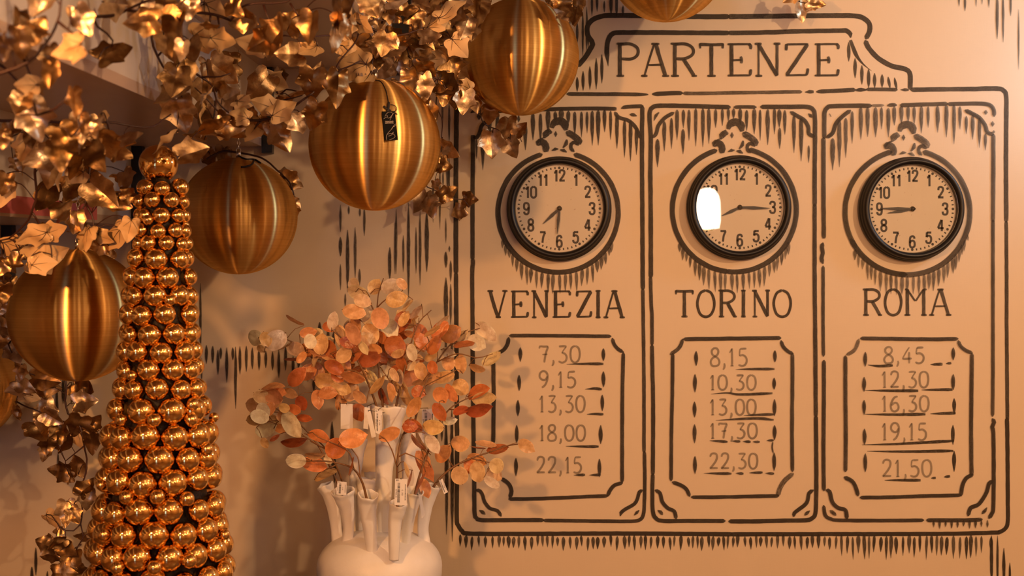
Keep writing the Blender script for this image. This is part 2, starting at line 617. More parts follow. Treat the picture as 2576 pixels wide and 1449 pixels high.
# header base line
S([(1425, 236.5), (1500, 237), (1560, 237), (1631, 238)], 9.5, .86, e1=30)
S([(1640, 237), (1660, 236), (1690, 234.5), (1718, 234)], 11, .95, e0=14)
S([(1717, 235), (1780, 235), (1836, 233.5), (1920, 232.5), (2018, 231)], 9, .74, dry=.5)
fr.stroke([(2024, 232), (2036, 231), (2047, 231)], 10, .85, prof=[(0, .1), (.6, 1), (1, .6)])
S([(2053, 231), (2090, 229), (2153, 226)], 10.5, .86, e0=16)
fr.stroke([(2152, 227), (2166, 226), (2180, 226)], 11, .9, prof=[(0, .4), (.4, 1), (1, .35)])
S([(2178, 225), (2220, 225), (2258, 226)], 9, .78)
fr.stroke([(2265, 226), (2276, 226), (2286, 226)], 9, .84, prof=[(0, .2), (.6, 1), (1, .5)])
S([(2290, 226), (2350, 225), (2440, 224), (2508, 223), (2524, 228), (2531, 242), (2531, 300), (2530.5, 420), (2531, 560)], 11.5, .78)  # reduced density stands for bright light falling on this side
S([(2531, 555), (2532, 700), (2532, 800), (2533, 940), (2534, 1060)], 9.5, .82)
S([(2533, 1050), (2534, 1120), (2535, 1250), (2535, 1310), (2530, 1328), (2515, 1338), (2495, 1340), (2350, 1343), (2100, 1343.5), (1836, 1344)], 10.5, .95)
S([(1845, 1344), (1570, 1342), (1300, 1343), (1180, 1342), (1163, 1336), (1153, 1322), (1149, 1298), (1150, 1150), (1149, 997), (1148, 800), (1147, 684)], 11, .95)
S([(1147, 690), (1147, 560), (1147, 440), (1148, 330), (1149, 244)], 12, .93)
# fringe under the board
x = 1158
while x < 2480:
    u = (x - 1158) / 1320
    ln = R.uniform(22, 34) if u < .72 else R.uniform(34, 56)
    fr.drop(x, 1346 + R.uniform(-2, 5), 1352 + ln, R.uniform(6.5, 10.5), R.uniform(.72, .95), .4, R.uniform(-2, 2))
    x += R.uniform(11, 18)
for x, b, w in ((2494, 1449, 9), (2509, 1460, 6), (2525, 1460, 8), (2540, 1460, 6)): fr.lens(x, 1347 if x < 2520 else (1378 if x < 2530 else 1415), b + 20, w, .93)
fr.lens(2493, 1350, 1386, 10, .9)
OUTER = fr.done('painted_frame', 'dark brown brush-painted outer frame of the departures board with curved header')

# --- heading and lettering
GL = {
    'P': [('T', [(.13, 0), (.13, 1)]), ('m', [(.13, .03), (.6, .02), (.9, .12), (.97, .27), (.88, .40), (.62, .48), (.2, .47)]), ('s', [(-.02, .015), (.3, .015)]), ('s', [(-.02, .99), (.33, .99)])],
    'A': [('t', [(.47, .02), (.28, .5), (.10, 1)]), ('T', [(.52, .0), (.68, .45), (.88, .99)]), ('t', [(.24, .66), (.74, .65)]), ('s', [(.36, .02), (.66, .02)]), ('s', [(-.02, .99), (.22, .99)]), ('s', [(.76, .99), (1.02, .99)])],
    'R': [('T', [(.15, 0), (.15, 1)]), ('m', [(.13, .03), (.55, .02), (.82, .11), (.90, .25), (.80, .38), (.52, .47), (.2, .47)]), ('T', [(.5, .48), (.7, .72), (.92, .99)]), ('s', [(-.02, .015), (.3, .015)]), ('s', [(.0, .99), (.32, .99)]), ('s', [(.82, .99), (1.04, .99)])],
    'T': [('m', [(.0, .035), (.5, .045), (1, .035)]), ('s', [(.02, .0), (.04, .16)]), ('s', [(.98, .0), (.96, .16)]), ('T', [(.5, .03), (.5, 1)]), ('s', [(.33, .99), (.68, .99)])],
    'E': [('T', [(.17, 0), (.17, 1)]), ('t', [(.0, .03), (1, .025)]), ('m', [(.9, .02), (.99, .08), (.98, .18)]), ('t', [(.17, .52), (.6, .5)]), ('m', [(.56, .4), (.6, .5), (.58, .61)]), ('t', [(0, .98), (.98, .97)]), ('m', [(.96, .97), (.98, .88), (1, .79)])],
    'N': [('t', [(.13, 0), (.13, 1)]), ('T', [(.12, .03), (.5, .5), (.88, .99)]), ('m', [(.88, 0), (.88, .98)]), ('s', [(-.03, .02), (.26, .02)]), ('s', [(.0, .99), (.28, .99)]), ('s', [(.74, .015), (1.02, .015)])],
    'Z': [('t', [(.05, .035), (.97, .025)]), ('m', [(.06, .02), (.04, .22)]), ('T', [(.94, .03), (.5, .5), (.06, .97)]), ('t', [(.02, .975), (.9, .96)]), ('m', [(.88, .97), (.93, .88), (.95, .76)])],
    'V': [('T', [(.12, .02), (.3, .5), (.53, .98)]), ('t', [(.9, .02), (.72, .5), (.55, .98)]), ('s', [(-.02, .015), (.28, .015)]), ('s', [(.74, .015), (1.02, .015)]), ('s', [(.40, .98), (.68, .98)])],
    'I': [('T', [(.5, 0), (.5, 1)]), ('s', [(.0, .015), (1, .015)]), ('s', [(.0, .99), (1, .99)])],
    'O': [('m', [(.5, .0), (.2, .1), (.03, .35), (.02, .62), (.18, .9), (.5, 1.0), (.82, .9), (.98, .62), (.97, .35), (.8, .1), (.5, .0)])],
    'M': [('T', [(.12, 0), (.12, 1)]), ('t', [(.12, .02), (.48, .46)]), ('t', [(.86, .02), (.5, .46)]), ('T', [(.88, 0), (.88, 1)]), ('s', [(-.02, .99), (.26, .99)]), ('s', [(.76, .99), (1.02, .99)]), ('s', [(.0, .015), (.14, .015)]), ('s', [(.86, .015), (1.02, .015)])],
    '0': [('m', [(.5, 0), (.15, .12), (.02, .45), (.12, .84), (.45, 1), (.82, .88), (.98, .52), (.86, .14), (.5, 0)])],
    '1': [('t', [(.12, .26), (.3, .16), (.5, .02)]), ('m', [(.52, 0), (.52, .99)]), ('t', [(.25, .99), (.78, .98)])],
    '2': [('m', [(.08, .24), (.2, .05), (.5, 0), (.8, .07), (.86, .28), (.7, .52), (.35, .8), (.05, .98)]), ('m', [(.05, .97), (.5, .95), (.95, .95)])],
    '3': [('m', [(.12, .04), (.5, .02), (.9, .03)]), ('t', [(.88, .04), (.62, .24), (.42, .42)]), ('m', [(.4, .42), (.72, .46), (.92, .66), (.8, .9), (.45, 1), (.08, .92)])],
    '4': [('t', [(.72, .0), (.3, .4), (.02, .72)]), ('m', [(.02, .72), (.5, .71), (.98, .70)]), ('m', [(.70, .3), (.70, 1)])],
    '5': [('m', [(.9, .02), (.5, .03), (.22, .04)]), ('t', [(.22, .04), (.18, .25), (.16, .42)]), ('m', [(.16, .43), (.5, .37), (.84, .5), (.92, .72), (.74, .93), (.4, 1), (.06, .92)])],
    '6': [('m', [(.82, .06), (.5, .1), (.2, .36), (.06, .66), (.2, .93), (.5, 1), (.84, .88), (.9, .66), (.72, .47), (.42, .47), (.14, .62)])],
    '7': [('m', [(.02, .16), (.1, .03), (.5, .05), (.95, .03)]), ('m', [(.94, .04), (.68, .5), (.55, 1)]), ('t', [(.34, .52), (.88, .5)])],
    '8': [('m', [(.5, .46), (.2, .34), (.14, .15), (.35, .01), (.68, .01), (.84, .16), (.76, .34), (.5, .46), (.18, .58), (.04, .78), (.2, .97), (.52, 1), (.84, .94), (.95, .76), (.8, .57), (.5, .46)])],
    '9': [('m', [(.88, .3), (.7, .5), (.38, .52), (.1, .38), (.1, .15), (.35, .0), (.7, .03), (.9, .24), (.86, .55), (.62, .86), (.3, 1)])],
    ',': [('m', [(.5, .84), (.62, .96), (.5, 1.08), (.2, 1.2)])],
}


def glyph(mu, ch, x0, x1, y0, y1, w, dens, dry):
    fw = {'T': 1.0, 'm': .8, 't': .55, 's': .62}
    for k, pts in GL[ch]:
        q = [(x0 + a * (x1 - x0), y0 + b * (y1 - y0)) for a, b in pts]
        mu.stroke(q, w * fw[k], dens * R.uniform(.94, 1.02), dry, t0=.7, t1=.7, e0=2.5, e1=2.5, wob=.07, step=3.0)


def word(name, label, letters, y0, y1, w, dens, dry=.25, parent=None):
    mu = Mural()
    for ch, a, b in letters: glyph(mu, ch, a, b, y0, y1, w, dens, dry)
    return mu.done(name, label, parent)


word('painted_heading', 'hand-painted serif heading reading PARTENZE', [('P', 1552, 1607), ('A', 1614, 1682), ('R', 1688, 1751), ('T', 1759, 1820), ('E', 1830, 1889),
     ('N', 1900, 1962), ('Z', 1975, 2035), ('E', 2049, 2109)], 109, 192, 9.6, .9)

PANEL_LABELS = ('painted left panel with an oval clock surround and timetable box', 'painted middle panel with an oval clock surround and timetable box', 'painted right panel with an oval clock surround and timetable box')


def crown(mu, dx, dy, D):
    def q(*pts): return [(x + dx, y + dy) for x, y in pts]
    mu.stroke(q((1388, 322), (1393, 310), (1407, 304), (1420, 311), (1424, 328)), 19, D, .3, prof=[(0, .5), (.3, 1), (.8, 1), (1, .5)])
    mu.stroke(q((1369, 348), (1372, 339), (1382, 331), (1389, 334)), 16, D, .35)
    mu.stroke(q((1352, 362), (1358, 352), (1370, 346)), 5, D, .5)
    mu.stroke(q((1352, 366), (1358, 357), (1369, 360), (1374, 372), (1368, 382)), 17, D, .25)
    mu.stroke(q((1424, 332), (1440, 340), (1455, 352), (1460, 364)), 16, D, .6)
    mu.stroke(q((1456, 366), (1446, 358), (1437, 363), (1437, 374), (1445, 382)), 9, D, .25)
    mu.lens(1398 + dx, 330 + dy, 345 + dy, 9, D)
    mu.stroke(q((1426, 351), (1424, 362), (1416, 372)), 10, D, .4, prof=[(0, .4), (.4, 1), (1, .3)])
    mu.stroke(q((1388, 379), (1397, 375), (1405, 375)), 8, D, .3)
    mu.stroke(q((1409, 377), (1418, 378), (1426, 383)), 9, D, .3)


def ring_fringe(mu, cx, cy, r, D, a0, a1, n):
    for i in range(n):
        a = math.radians(a0 + (a1 - a0) * i / (n - 1))
        x, y = cx + r * math.cos(a), cy + r * math.sin(a)
        ln = 20 + 34 * max(0, math.sin(a)) ** 2 + R.uniform(-8, 10)
        mu.drop(x + R.uniform(-1.5, 1.5), y + 2, y + ln, R.uniform(7, 11), D * R.uniform(.78, 1), .6, R.uniform(-2, 2))


# left panel
p1 = Mural(); S = p1.stroke; D = .93
S([(1190, 340), (1190, 380), (1189, 500), (1189, 655)], 10.5, D, e0=2, t0=.9)
S([(1189, 648), (1190, 662), (1188, 690), (1189, 820), (1190, 980), (1193, 1200), (1194, 1288), (1199, 1302), (1212, 1308), (1290, 1308), (1369, 1308)], 10.5, D)
S([(1366, 1309), (1450, 1310), (1540, 1311), (1588, 1311), (1608, 1308), (1618, 1296), (1621, 1262), (1622, 1200), (1621, 1134)], 9, .88)
S([(1620, 1140), (1620, 1000), (1619, 880), (1618, 800), (1617, 724)], 9, .84)
S([(1617, 730), (1616, 560), (1615, 420), (1615, 350), (1616, 266)], 11, .9)
S([(1619, 267), (1595, 268), (1570, 270), (1562, 273)], 9.5, .88)
S([(1551, 274), (1480, 273), (1382, 275), (1290, 279), (1215, 279)], 9.5, D, e0=3, t0=.8)
S([(1184, 284), (1192, 279), (1210, 278)], 9, D); p1.lens(1205, 284, 302, 12, D)
S([(1190, 345), (1200, 346), (1206, 335), (1211, 318), (1222, 307), (1236, 300)], 9.5, D)
S([(1546, 281), (1556, 295), (1580, 303), (1598, 319), (1606, 335), (1613, 350)], 9.5, .86)
S([(1584, 288), (1594, 289), (1602, 292)], 9, .86)
for x, a, b, w in ((1215, 326, 428, 11), (1199, 350, 400, 6), (1232, 300, 345, 10), (1252, 290, 372, 10), (1270, 292, 352, 8), (1288, 290, 380, 10), (1305, 290, 308, 9), (1322, 314, 378, 10), (1341, 284, 353, 11), (1360, 286, 362, 9),
                   (1379, 277, 335, 12), (1397, 280, 312, 9), (1412, 275, 308, 13), (1430, 279, 313, 11), (1446, 281, 342, 9), (1463, 281, 346, 8), (1477, 281, 336, 7), (1490, 279, 366, 10), (1505, 277, 366, 11),
                   (1521, 276, 333, 10), (1536, 279, 352, 8), (1552, 290, 374, 10), (1571, 302, 397, 9), (1586, 304, 406, 10), (1601, 320, 390, 9)): p1.drop(x, a, b, w, .88)
for a in ([(1196, 1232), (1208, 1235), (1215, 1248), (1219, 1262), (1232, 1278), (1252, 1285), (1261, 1299)], [(1617, 1232), (1608, 1238), (1604, 1252), (1596, 1267), (1572, 1281), (1562, 1290), (1560, 1298)]): S(a, 9, D)
S([(1206, 1283), (1213, 1287), (1221, 1294)], 9, D, .6); S([(1608, 1283), (1602, 1289), (1595, 1296)], 8, D, .6)
S(arc(1404, 534, 151, -105, -285 + 20, 40), 12.5, .94); S(arc(1404, 534, 151, -75, 100, 40), 12.5, .88)
crown(p1, 0, 0, .92)
ring_fringe(p1, 1404, 534, 153, .8, 28, 155, 24)
S([(1281, 844), (1340, 844), (1450, 845), (1538, 846)], 9, .9)
S([(1540, 850), (1545, 866), (1556, 879), (1569, 886)], 9, .92)
S([(1568, 886), (1566, 960), (1565, 1080), (1565, 1214)], 9.5, .9)
S([(1567, 1214), (1545, 1221), (1533, 1236), (1528, 1249)], 9.5, D)
S([(1530, 1247), (1450, 1250), (1360, 1254), (1279, 1255)], 9, D)
S([(1282, 1253), (1287, 1235), (1279, 1216), (1260, 1202)], 10, D)
S([(1241, 906), (1242, 1000), (1241, 1116)], 10, D)
S([(1248, 890), (1267, 880), (1277, 865), (1280, 848)], 9.5, D)
for x, a, b in ((1309, 874, 910), (1306, 943, 983), (1303, 1006, 1047), (1300, 1069, 1115), (1298, 1152, 1198), (1518, 876, 908), (1518, 934, 974), (1515, 993, 1034), (1511, 1069, 1117), (1508, 1154, 1200)): p1.lens(x, a, b, 10, D)
for a in ([(1425, 916), (1480, 915), (1518, 915)], [(1472, 979), (1495, 977), (1514, 979)], [(1476, 1042), (1495, 1041), (1518, 1042)], [(1423, 1122), (1470, 1123), (1506, 1123)], [(1443, 1195), (1472, 1194)], [(1482, 1195), (1511, 1194)]):
    S(a, 7.5, D, .5, prof=[(0, .1), (.4, .7), (.85, 1), (1, .6)])
PN1 = p1.done('painted_panel', PANEL_LABELS[0])

# middle panel
p2 = Mural(); S = p2.stroke; D = .86
S([(1637, 700), (1637, 560), (1636, 440), (1637, 349), (1634, 300), (1635, 280), (1642, 270), (1662, 266), (1740, 267), (1838, 270)], 11, .9)
S([(1640, 870), (1640, 800), (1638, 760), (1636, 694)], 9, .88); S([(1642, 1196), (1643, 1024), (1641, 930), (1640, 866)], 10, .92)
S([(1642, 1190), (1641, 1240), (1642, 1286), (1650, 1303), (1668, 1310), (1740, 1310), (1825, 1310)], 10, .93)
S([(1832, 1311), (1900, 1311), (1980, 1309), (2028, 1308), (2043, 1303), (2051, 1290), (2053, 1240), (2053, 1150), (2052, 1044)], 10.5, .93)
S([(2052, 1050), (2051, 920), (2050, 800), (2049, 700), (2049, 512)], 10.5, .88); S([(2049, 520), (2049, 440), (2050, 340), (2049, 290), (2045, 276), (2030, 269), (1980, 269), (1912, 269)], 11, .86)
S([(1845, 270), (1875, 269), (1903, 270)], 9, .84)
S([(1642, 347), (1651, 335), (1656, 317), (1672, 297), (1696, 283)], 9.5, .84); S([(1645, 304), (1650, 291), (1658, 283)], 8, .8, prof=[(0, .2), (.5, 1), (1, .4)])
S([(1987, 281), (2004, 291), (2023, 303), (2033, 320), (2035, 337), (2050, 344)], 10, .84); S([(2033, 286), (2039, 291), (2043, 296)], 9, .82)
for x, a, b, w in ((1654, 350, 421, 11), (1671, 305, 381, 10), (1689, 297, 375, 9), (1703, 276, 353, 10), (1719, 276, 323, 9), (1718, 325, 388, 10), (1733, 276, 354, 9), (1750, 273, 369, 9), (1768, 273, 370, 10), (1783, 273, 362, 10), (1800, 274, 322, 9), (1817, 273, 317, 8), (1832, 273, 307, 8),
                   (1845, 273, 300, 9), (1862, 273, 314, 11), (1878, 277, 330, 9), (1897, 273, 338, 11), (1912, 276, 354, 7), (1931, 275, 365, 11), (1948, 272, 338, 9), (1960, 275, 322, 11), (1961, 322, 375, 9), (1974, 277, 339, 9), (1997, 290, 385, 10), (2015, 297, 406, 11), (2034, 366, 410, 6)): p2.drop(x, a, b, w, .82)
for a in ([(1647, 1232), (1660, 1240), (1666, 1262), (1680, 1278), (1696, 1286), (1701, 1306)], [(2047, 1232), (2035, 1240), (2029, 1264), (2008, 1282), (1998, 1290), (1996, 1300)]): S(a, 9.5, .93)
S([(1654, 1283), (1661, 1287), (1667, 1295)], 9, .9, .6); S([(2037, 1284), (2031, 1289), (2023, 1296)], 8, .9, .6)
S(arc(1847, 528, 156, -106, -265, 40), 12.5, .92); S(arc(1847, 528, 156, -77, 98, 40), 12.5, .84)
crown(p2, 443, 3, .85)
ring_fringe(p2, 1847, 528, 158, .78, 30, 150, 24)
S([(1718, 853), (1800, 852), (1900, 851), (1965, 850)], 10, .9)
S([(1964, 856), (1970, 872), (1984, 885), (1996, 890)], 9, .88); S([(1993, 888), (1993, 960), (1992, 1080), (1993, 1187)], 9.5, .84)
S([(1996, 1190), (1975, 1207), (1963, 1225), (1955, 1248)], 12, .74, .9)
S([(1960, 1247), (1900, 1248), (1800, 1250), (1738, 1250)], 9, .93); S([(1735, 1249), (1726, 1230), (1710, 1219), (1690, 1212)], 9.5, .92)
S([(1688, 1210), (1689, 1080), (1691, 990), (1692, 888)], 9, .93); S([(1685, 892), (1704, 879), (1713, 866), (1717, 852)], 9.5, .86, .5)
for x, a, b in ((1751, 883, 920), (1748, 941, 987), (1747, 1010, 1050), (1747, 1067, 1115), (1748, 1147, 1192), (1949, 881, 911), (1947, 950, 980), (1948, 1004, 1046), (1948, 1069, 1107), (1947, 1138, 1184)): p2.lens(x, a, b, 10, .92)
for a in ([(1850, 929), (1900, 928), (1948, 928)], [(1788, 991), (1830, 988), (1860, 992), (1943, 989)], [(1870, 1045), (1910, 1043), (1947, 1042)], [(1785, 1108), (1830, 1111)], [(1840, 1109), (1862, 1110)], [(1868, 1110), (1888, 1111)], [(1893, 1111), (1911, 1111)],
          [(1928, 1108), (1946, 1107)], [(1770, 1190), (1840, 1191)], [(1850, 1190), (1870, 1191)], [(1884, 1189), (1918, 1188)], [(1924, 1190), (1947, 1191)], [(1800, 1057), (1900, 1052), (1946, 1056)]):
    S(a, 7, .9, .6, prof=[(0, .1), (.4, .8), (.85, 1), (1, .6)])
S([(1944, 1110), (1942, 1125), (1945, 1140)], 4, .9)
PN2 = p2.done('painted_panel', PANEL_LABELS[1])

# right panel, lower density paints in the brighter light on its strokes
p3 = Mural(); S = p3.stroke; D = .8
S([(2072, 600), (2071, 480), (2071, 345)], 11, .84, t0=.6); S([(2073, 350), (2073, 300), (2074, 282), (2081, 271), (2098, 267), (2193, 266)], 11, .82)
S([(2190, 266), (2224, 265)], 7, .62, .6); S([(2231, 266), (2244, 264), (2256, 265)], 9, .78); S([(2263, 265), (2320, 263), (2384, 261)], 10, .76); S([(2382, 262), (2430, 261), (2470, 261), (2490, 265), (2499, 277), (2500, 294)], 10, .74)
S([(2498, 337), (2498, 420), (2497, 560)], 10.5, .74); S([(2497, 552), (2497, 700), (2497, 820), (2497, 940), (2496, 1048)], 9, .8)
S([(2495, 1052), (2500, 1062), (2495, 1074), (2498, 1090), (2499, 1180), (2498, 1272), (2495, 1290), (2486, 1304)], 10, .93)
S([(2471, 1306), (2430, 1308), (2329, 1308)], 10, .93, .4); S([(2324, 1308), (2210, 1309), (2110, 1308), (2090, 1305), (2076, 1296), (2071, 1270)], 9, .9)
S([(2072, 1235), (2071, 1130), (2072, 1000), (2072, 905)], 10, .9); S([(2071, 897), (2070, 820), (2070, 740), (2070, 668)], 8.5, .86)
S([(2070, 664), (2066, 650), (2069, 637), (2067, 622), (2070, 610)], 10, .93)
S([(2140, 277), (2118, 294), (2102, 312), (2094, 335), (2078, 347)], 10, .84); S([(2086, 286), (2090, 294)], 9, .7)
S([(2426, 277), (2443, 285), (2462, 296), (2477, 315), (2483, 333), (2500, 339)], 10, .78)
p3.lens(2479, 277, 289, 11, .7); p3.lens(2496, 305, 319, 10, .7); p3.lens(2499, 328, 336, 8, .7)
for x, a, b, w in ((2094, 348, 429, 13), (2111, 300, 421, 11), (2127, 297, 398, 10), (2143, 280, 362, 9), (2165, 270, 352, 11), (2182, 270, 345, 11), (2202, 270, 346, 12), (2217, 270, 326, 8), (2234, 272, 346, 11), (2249, 268, 316, 11), (2267, 266, 312, 11), (2284, 268, 308, 10), (2299, 268, 314, 9), (2317, 267, 336, 10),
                   (2334, 268, 322, 8), (2358, 266, 334, 11), (2380, 264, 346, 11), (2399, 264, 363, 10), (2414, 268, 326, 9), (2430, 292, 338, 8), (2446, 290, 352, 10), (2463, 297, 373, 9), (2478, 336, 379, 8)): p3.drop(x, a, b, w, .74)
for x in range(2348, 2490, 15): p3.drop(x, 1308, 1308 + R.uniform(12, 24), 7, .9, .6)
for a in ([(2076, 1232), (2086, 1236), (2093, 1262), (2108, 1277), (2126, 1283), (2130, 1306)], [(2498, 1209), (2487, 1216), (2480, 1240), (2461, 1268), (2441, 1277), (2434, 1298)]): S(a, 10, .93)
S([(2087, 1283), (2095, 1289), (2103, 1296)], 9, .9, .6); S([(2482, 1276), (2477, 1284), (2469, 1292)], 8, .9, .6)
S(arc(2282, 534, 157, -104, -215, 40), 13, .82); S(arc(2282, 534, 157, -205, -270, 20), 13, .94); S(arc(2282, 534, 157, -76, 98, 40), 13, .74)
crown(p3, 874, 9, .76)
ring_fringe(p3, 2282, 534, 159, .74, 20, 145, 26)
S([(2163, 851), (2250, 852), (2340, 853), (2410, 852)], 9.5, .86); S([(2409, 856), (2416, 871), (2430, 882), (2446, 888)], 9, .82)
S([(2444, 888), (2443, 980), (2442, 1080), (2443, 1196)], 10, .88); S([(2448, 1193), (2430, 1202), (2420, 1222), (2416, 1248)], 10, .93)
S([(2417, 1245), (2330, 1247), (2240, 1250), (2162, 1251)], 9, .93); S([(2158, 1248), (2153, 1228), (2143, 1210), (2122, 1199)], 10, .93)
S([(2126, 894), (2126, 1000), (2127, 1090), (2126, 1187)], 10, .86); S([(2128, 893), (2147, 882), (2155, 868), (2160, 852)], 9, .7, .7)
for x, a, b in ((2176, 885, 922), (2173, 948, 985), (2173, 1006, 1043), (2174, 1078, 1119), (2176, 1140, 1187), (2397, 874, 906), (2397, 941, 981), (2400, 1002, 1043), (2397, 1069, 1119), (2400, 1134, 1187)): p3.lens(x, a, b, 10, .9)
for a in ([(2183, 918), (2210, 921), (2246, 919)], [(2340, 917), (2371, 916)], [(2379, 915), (2393, 913)], [(2176, 982), (2250, 983), (2310, 983)], [(2318, 981), (2396, 980)], [(2176, 1042), (2250, 1043), (2328, 1042)], [(2340, 1041), (2404, 1039)],
          [(2168, 1119), (2250, 1117), (2400, 1109)], [(2181, 1135), (2280, 1136), (2398, 1134)], [(2225, 1208), (2316, 1208)], [(2342, 1203), (2354, 1202)], [(2374, 1200), (2390, 1198)]):
    S(a, 8, .9, .55, prof=[(0, .15), (.3, .7), (.85, 1), (1, .7)])
PN3 = p3.done('painted_panel', PANEL_LABELS[2])

word('painted_city_name', 'painted city name VENEZIA', [('V', 1227, 1276), ('E', 1285, 1328), ('N', 1338, 1380), ('E', 1390, 1434), ('Z', 1450, 1489), ('I', 1498, 1511), ('A', 1519, 1571)], 731, 799, 8.8, .9, parent=PN1)
word('painted_city_name', 'painted city name TORINO', [('T', 1699, 1744), ('O', 1754, 1797), ('R', 1808, 1852), ('I', 1864, 1876), ('N', 1893, 1936), ('O', 1946, 1989)], 730, 797, 8.6, .86, parent=PN2)
word('painted_city_name', 'painted city name ROMA', [('R', 2171, 2217), ('O', 2226, 2267), ('M', 2276, 2330), ('A', 2338, 2392)], 727, 793, 8.6, .82, parent=PN3)


def times(parent, label, rows):
    mu = Mural()
    for txt, x0, x1, y0, y1 in rows:
        n = sum(.5 if c == ',' else (.75 if c == '1' else 1) for c in txt) * 1.0
        u = (x1 - x0) / n
        x = x0
        for c in txt:
            cw = u * (.5 if c == ',' else (.75 if c == '1' else 1))
            glyph(mu, c, x + u * .06, x + cw - u * .16, y0, y1, 6.6, .46, .35)
            x += cw
    mu.done('painted_timetable', label, parent)


times(PN1, 'painted departure times 7,30 to 22,15', [('7,30', 1354, 1464, 870, 912), ('9,15', 1354, 1454, 934, 975), ('13,30', 1354, 1476, 995, 1037), ('18,00', 1354, 1477, 1069, 1109), ('22,15', 1348, 1468, 1149, 1190)])
times(PN2, 'painted departure times 8,15 to 22,30', [('8,15', 1785, 1885, 876, 921), ('10,30', 1783, 1906, 943, 981), ('13,00', 1783, 1906, 1004, 1044), ('17,30', 1783, 1909, 1064, 1103), ('22,30', 1783, 1910, 1140, 1179)])
times(PN3, 'painted departure times 8,45 to 21,50', [('8,45', 2221, 2330, 873, 914), ('12,30', 2215, 2340, 934, 975), ('16,30', 2215, 2341, 995, 1035), ('19,15', 2215, 2336, 1064, 1107), ('21,50', 2217, 2348, 1156, 1199)])

# loose hatching around the board and on the wall to the left
h = Mural(); D = .92
for x, a, b, w in ((1476, 18, 130, 6), (1466, 30, 143, 6), (1452, 55, 112, 7), (1489, -20, 42, 6), (1502, -20, 30, 7), (1520, 2, 32, 6), (1537, -20, 40, 9), (1551, -20, 42, 8), (1567, 14, 40, 7), (1480, 75, 122, 4), (1434, 30, 62, 5)): h.lens(x, a, b, w, D)
for x, a, b, w in ((2412, -20, 17, 5), (2427, -20, 29, 6), (2487, -20, 20, 5), (2508, -20, 99, 8), (2523, -20, 107, 6), (2542, -20, 41, 6), (2562, 24, 176, 4), (2455, -20, 18, 3), (2470, -20, 12, 3)): h.lens(x, a, b, w, .72)  # kept thin, bright light at the right put into the density
for x, a, b, w in ((857, 515, 584, 6), (878, 518, 540, 5), (906, 522, 545, 6), (917, 520, 594, 6), (857, 596, 645, 9), (875, 578, 735, 9), (894, 572, 700, 7), (857, 664, 730, 5), (905, 676, 718, 7), (869, 738, 772, 5), (997, 526, 690, 6), (981, 622, 704, 9), (994, 560, 690, 5),
                   (1015, 592, 684, 6), (1028, 510, 752, 8), (1047, 572, 688, 6), (1057, 532, 718, 7), (1074, 532, 684, 11), (1090, 456, 560, 6), (1107, 420, 578, 5), (1126, 400, 476, 6), (1115, 430, 470, 4),
                   (1108, 380, 440, 7), (1113, 240, 330, 5), (1130, 256, 362, 6), (1130, 395, 505, 5), (1122, 548, 612, 4), (1131, 618, 634, 5), (1122, 633, 674, 9), (1134, 655, 710, 7), (1122, 698, 820, 11), (1134, 714, 818, 7), (1122, 820, 900, 6), (1137, 830, 960, 6),
                   (1122, 1040, 1210, 7), (1137, 1030, 1200, 8), (1124, 1069, 1345, 9), (1138, 1069, 1362, 9), (1112, 1060, 1110, 7), (1098, 1080, 1112, 7),
                   (805, 810, 852, 8), (826, 826, 860, 7), (840, 832, 876, 8)): h.lens(x, a, b, w, .9 if w > 7 else .8, .45)
for x, a, b in ((520, 868, 915), (536, 870, 914), (549, 880, 943), (556, 874, 904), (571, 874, 963), (586, 874, 906), (593, 872, 1028), (604, 871, 942), (620, 870, 935), (635, 874, 929), (652, 877, 932), (669, 882, 926), (686, 884, 932), (702, 880, 951), (719, 872, 932), (738, 896, 948), (752, 884, 930), (790, 949, 984), (775, 930, 960)):
    h.lens(x, a, b, 7.5, .93, .25)
h.lens(505, 712, 905, 6, .85, .4); h.lens(508, 900, 960, 5, .85, .4)
for x, a, b, w in ((144, 968, 1095, 8), (160, 950, 1016, 8), (181, 960, 1018, 5), (91, 1377, 1447, 8), (81, 1425, 1480, 9), (147, 1140, 1170, 5), (186, 1425, 1470, 8), (219, 1330, 1400, 5), (120, 1436, 1475, 6)): h.lens(x, a, b, w, .92, .2)
for x, a, b, w in ((836, 1060, 1180, 10), (842, 1140, 1215, 9), (884, 1050, 1150, 8)): h.lens(x, a, b, w, .93, .2)
h.done('painted_hatching', 'loose dark brush hatching painted on the bare wall')
# ------------------------------------------------------------------ wall clocks
t = NT('cream_dial_paper')
n = t.noise(9, 5, 0.6, t.coord('Object'))
n2 = t.noise(160, 2, 0.5, t.coord('Object'))
mx = t.new('ShaderNodeMix', data_type='RGBA', blend_type='MULTIPLY'); mx.inputs[0].default_value = 1
t.link(t.ramp(n.outputs[0], [(0.3, (0.86, 0.73, 0.57)), (0.7, (0.90, 0.78, 0.63))]), mx.inputs[6])
t.link(t.ramp(n2.outputs[0], [(0.22, (0.55, 0.38, 0.26)), (0.29, (1, 1, 1))]), mx.inputs[7])
t.link(mx.outputs[2], t.b.inputs['Base Color']); t.set(Roughness=0.55)
MDIAL = t.m
MINK = plain('printed_black_ink', (0.018, 0.014, 0.012), 0.5)
t = NT('black_clock_case')
t.set(Base_Color=(0.006, 0.005, 0.0045, 1), Roughness=0.42)
t.bump(t.noise(30, 3, 0.5, t.coord('Object')).outputs[0], 0.05, 0.001)
MCASE = t.m
MGLASS = mat_pane('clock_pane_glass')
MHAND = plain('black_hand', (0.015, 0.012, 0.010), 0.4)
MBRASS = plain('small_brass', (0.75, 0.5, 0.2), 0.25, 1.0)

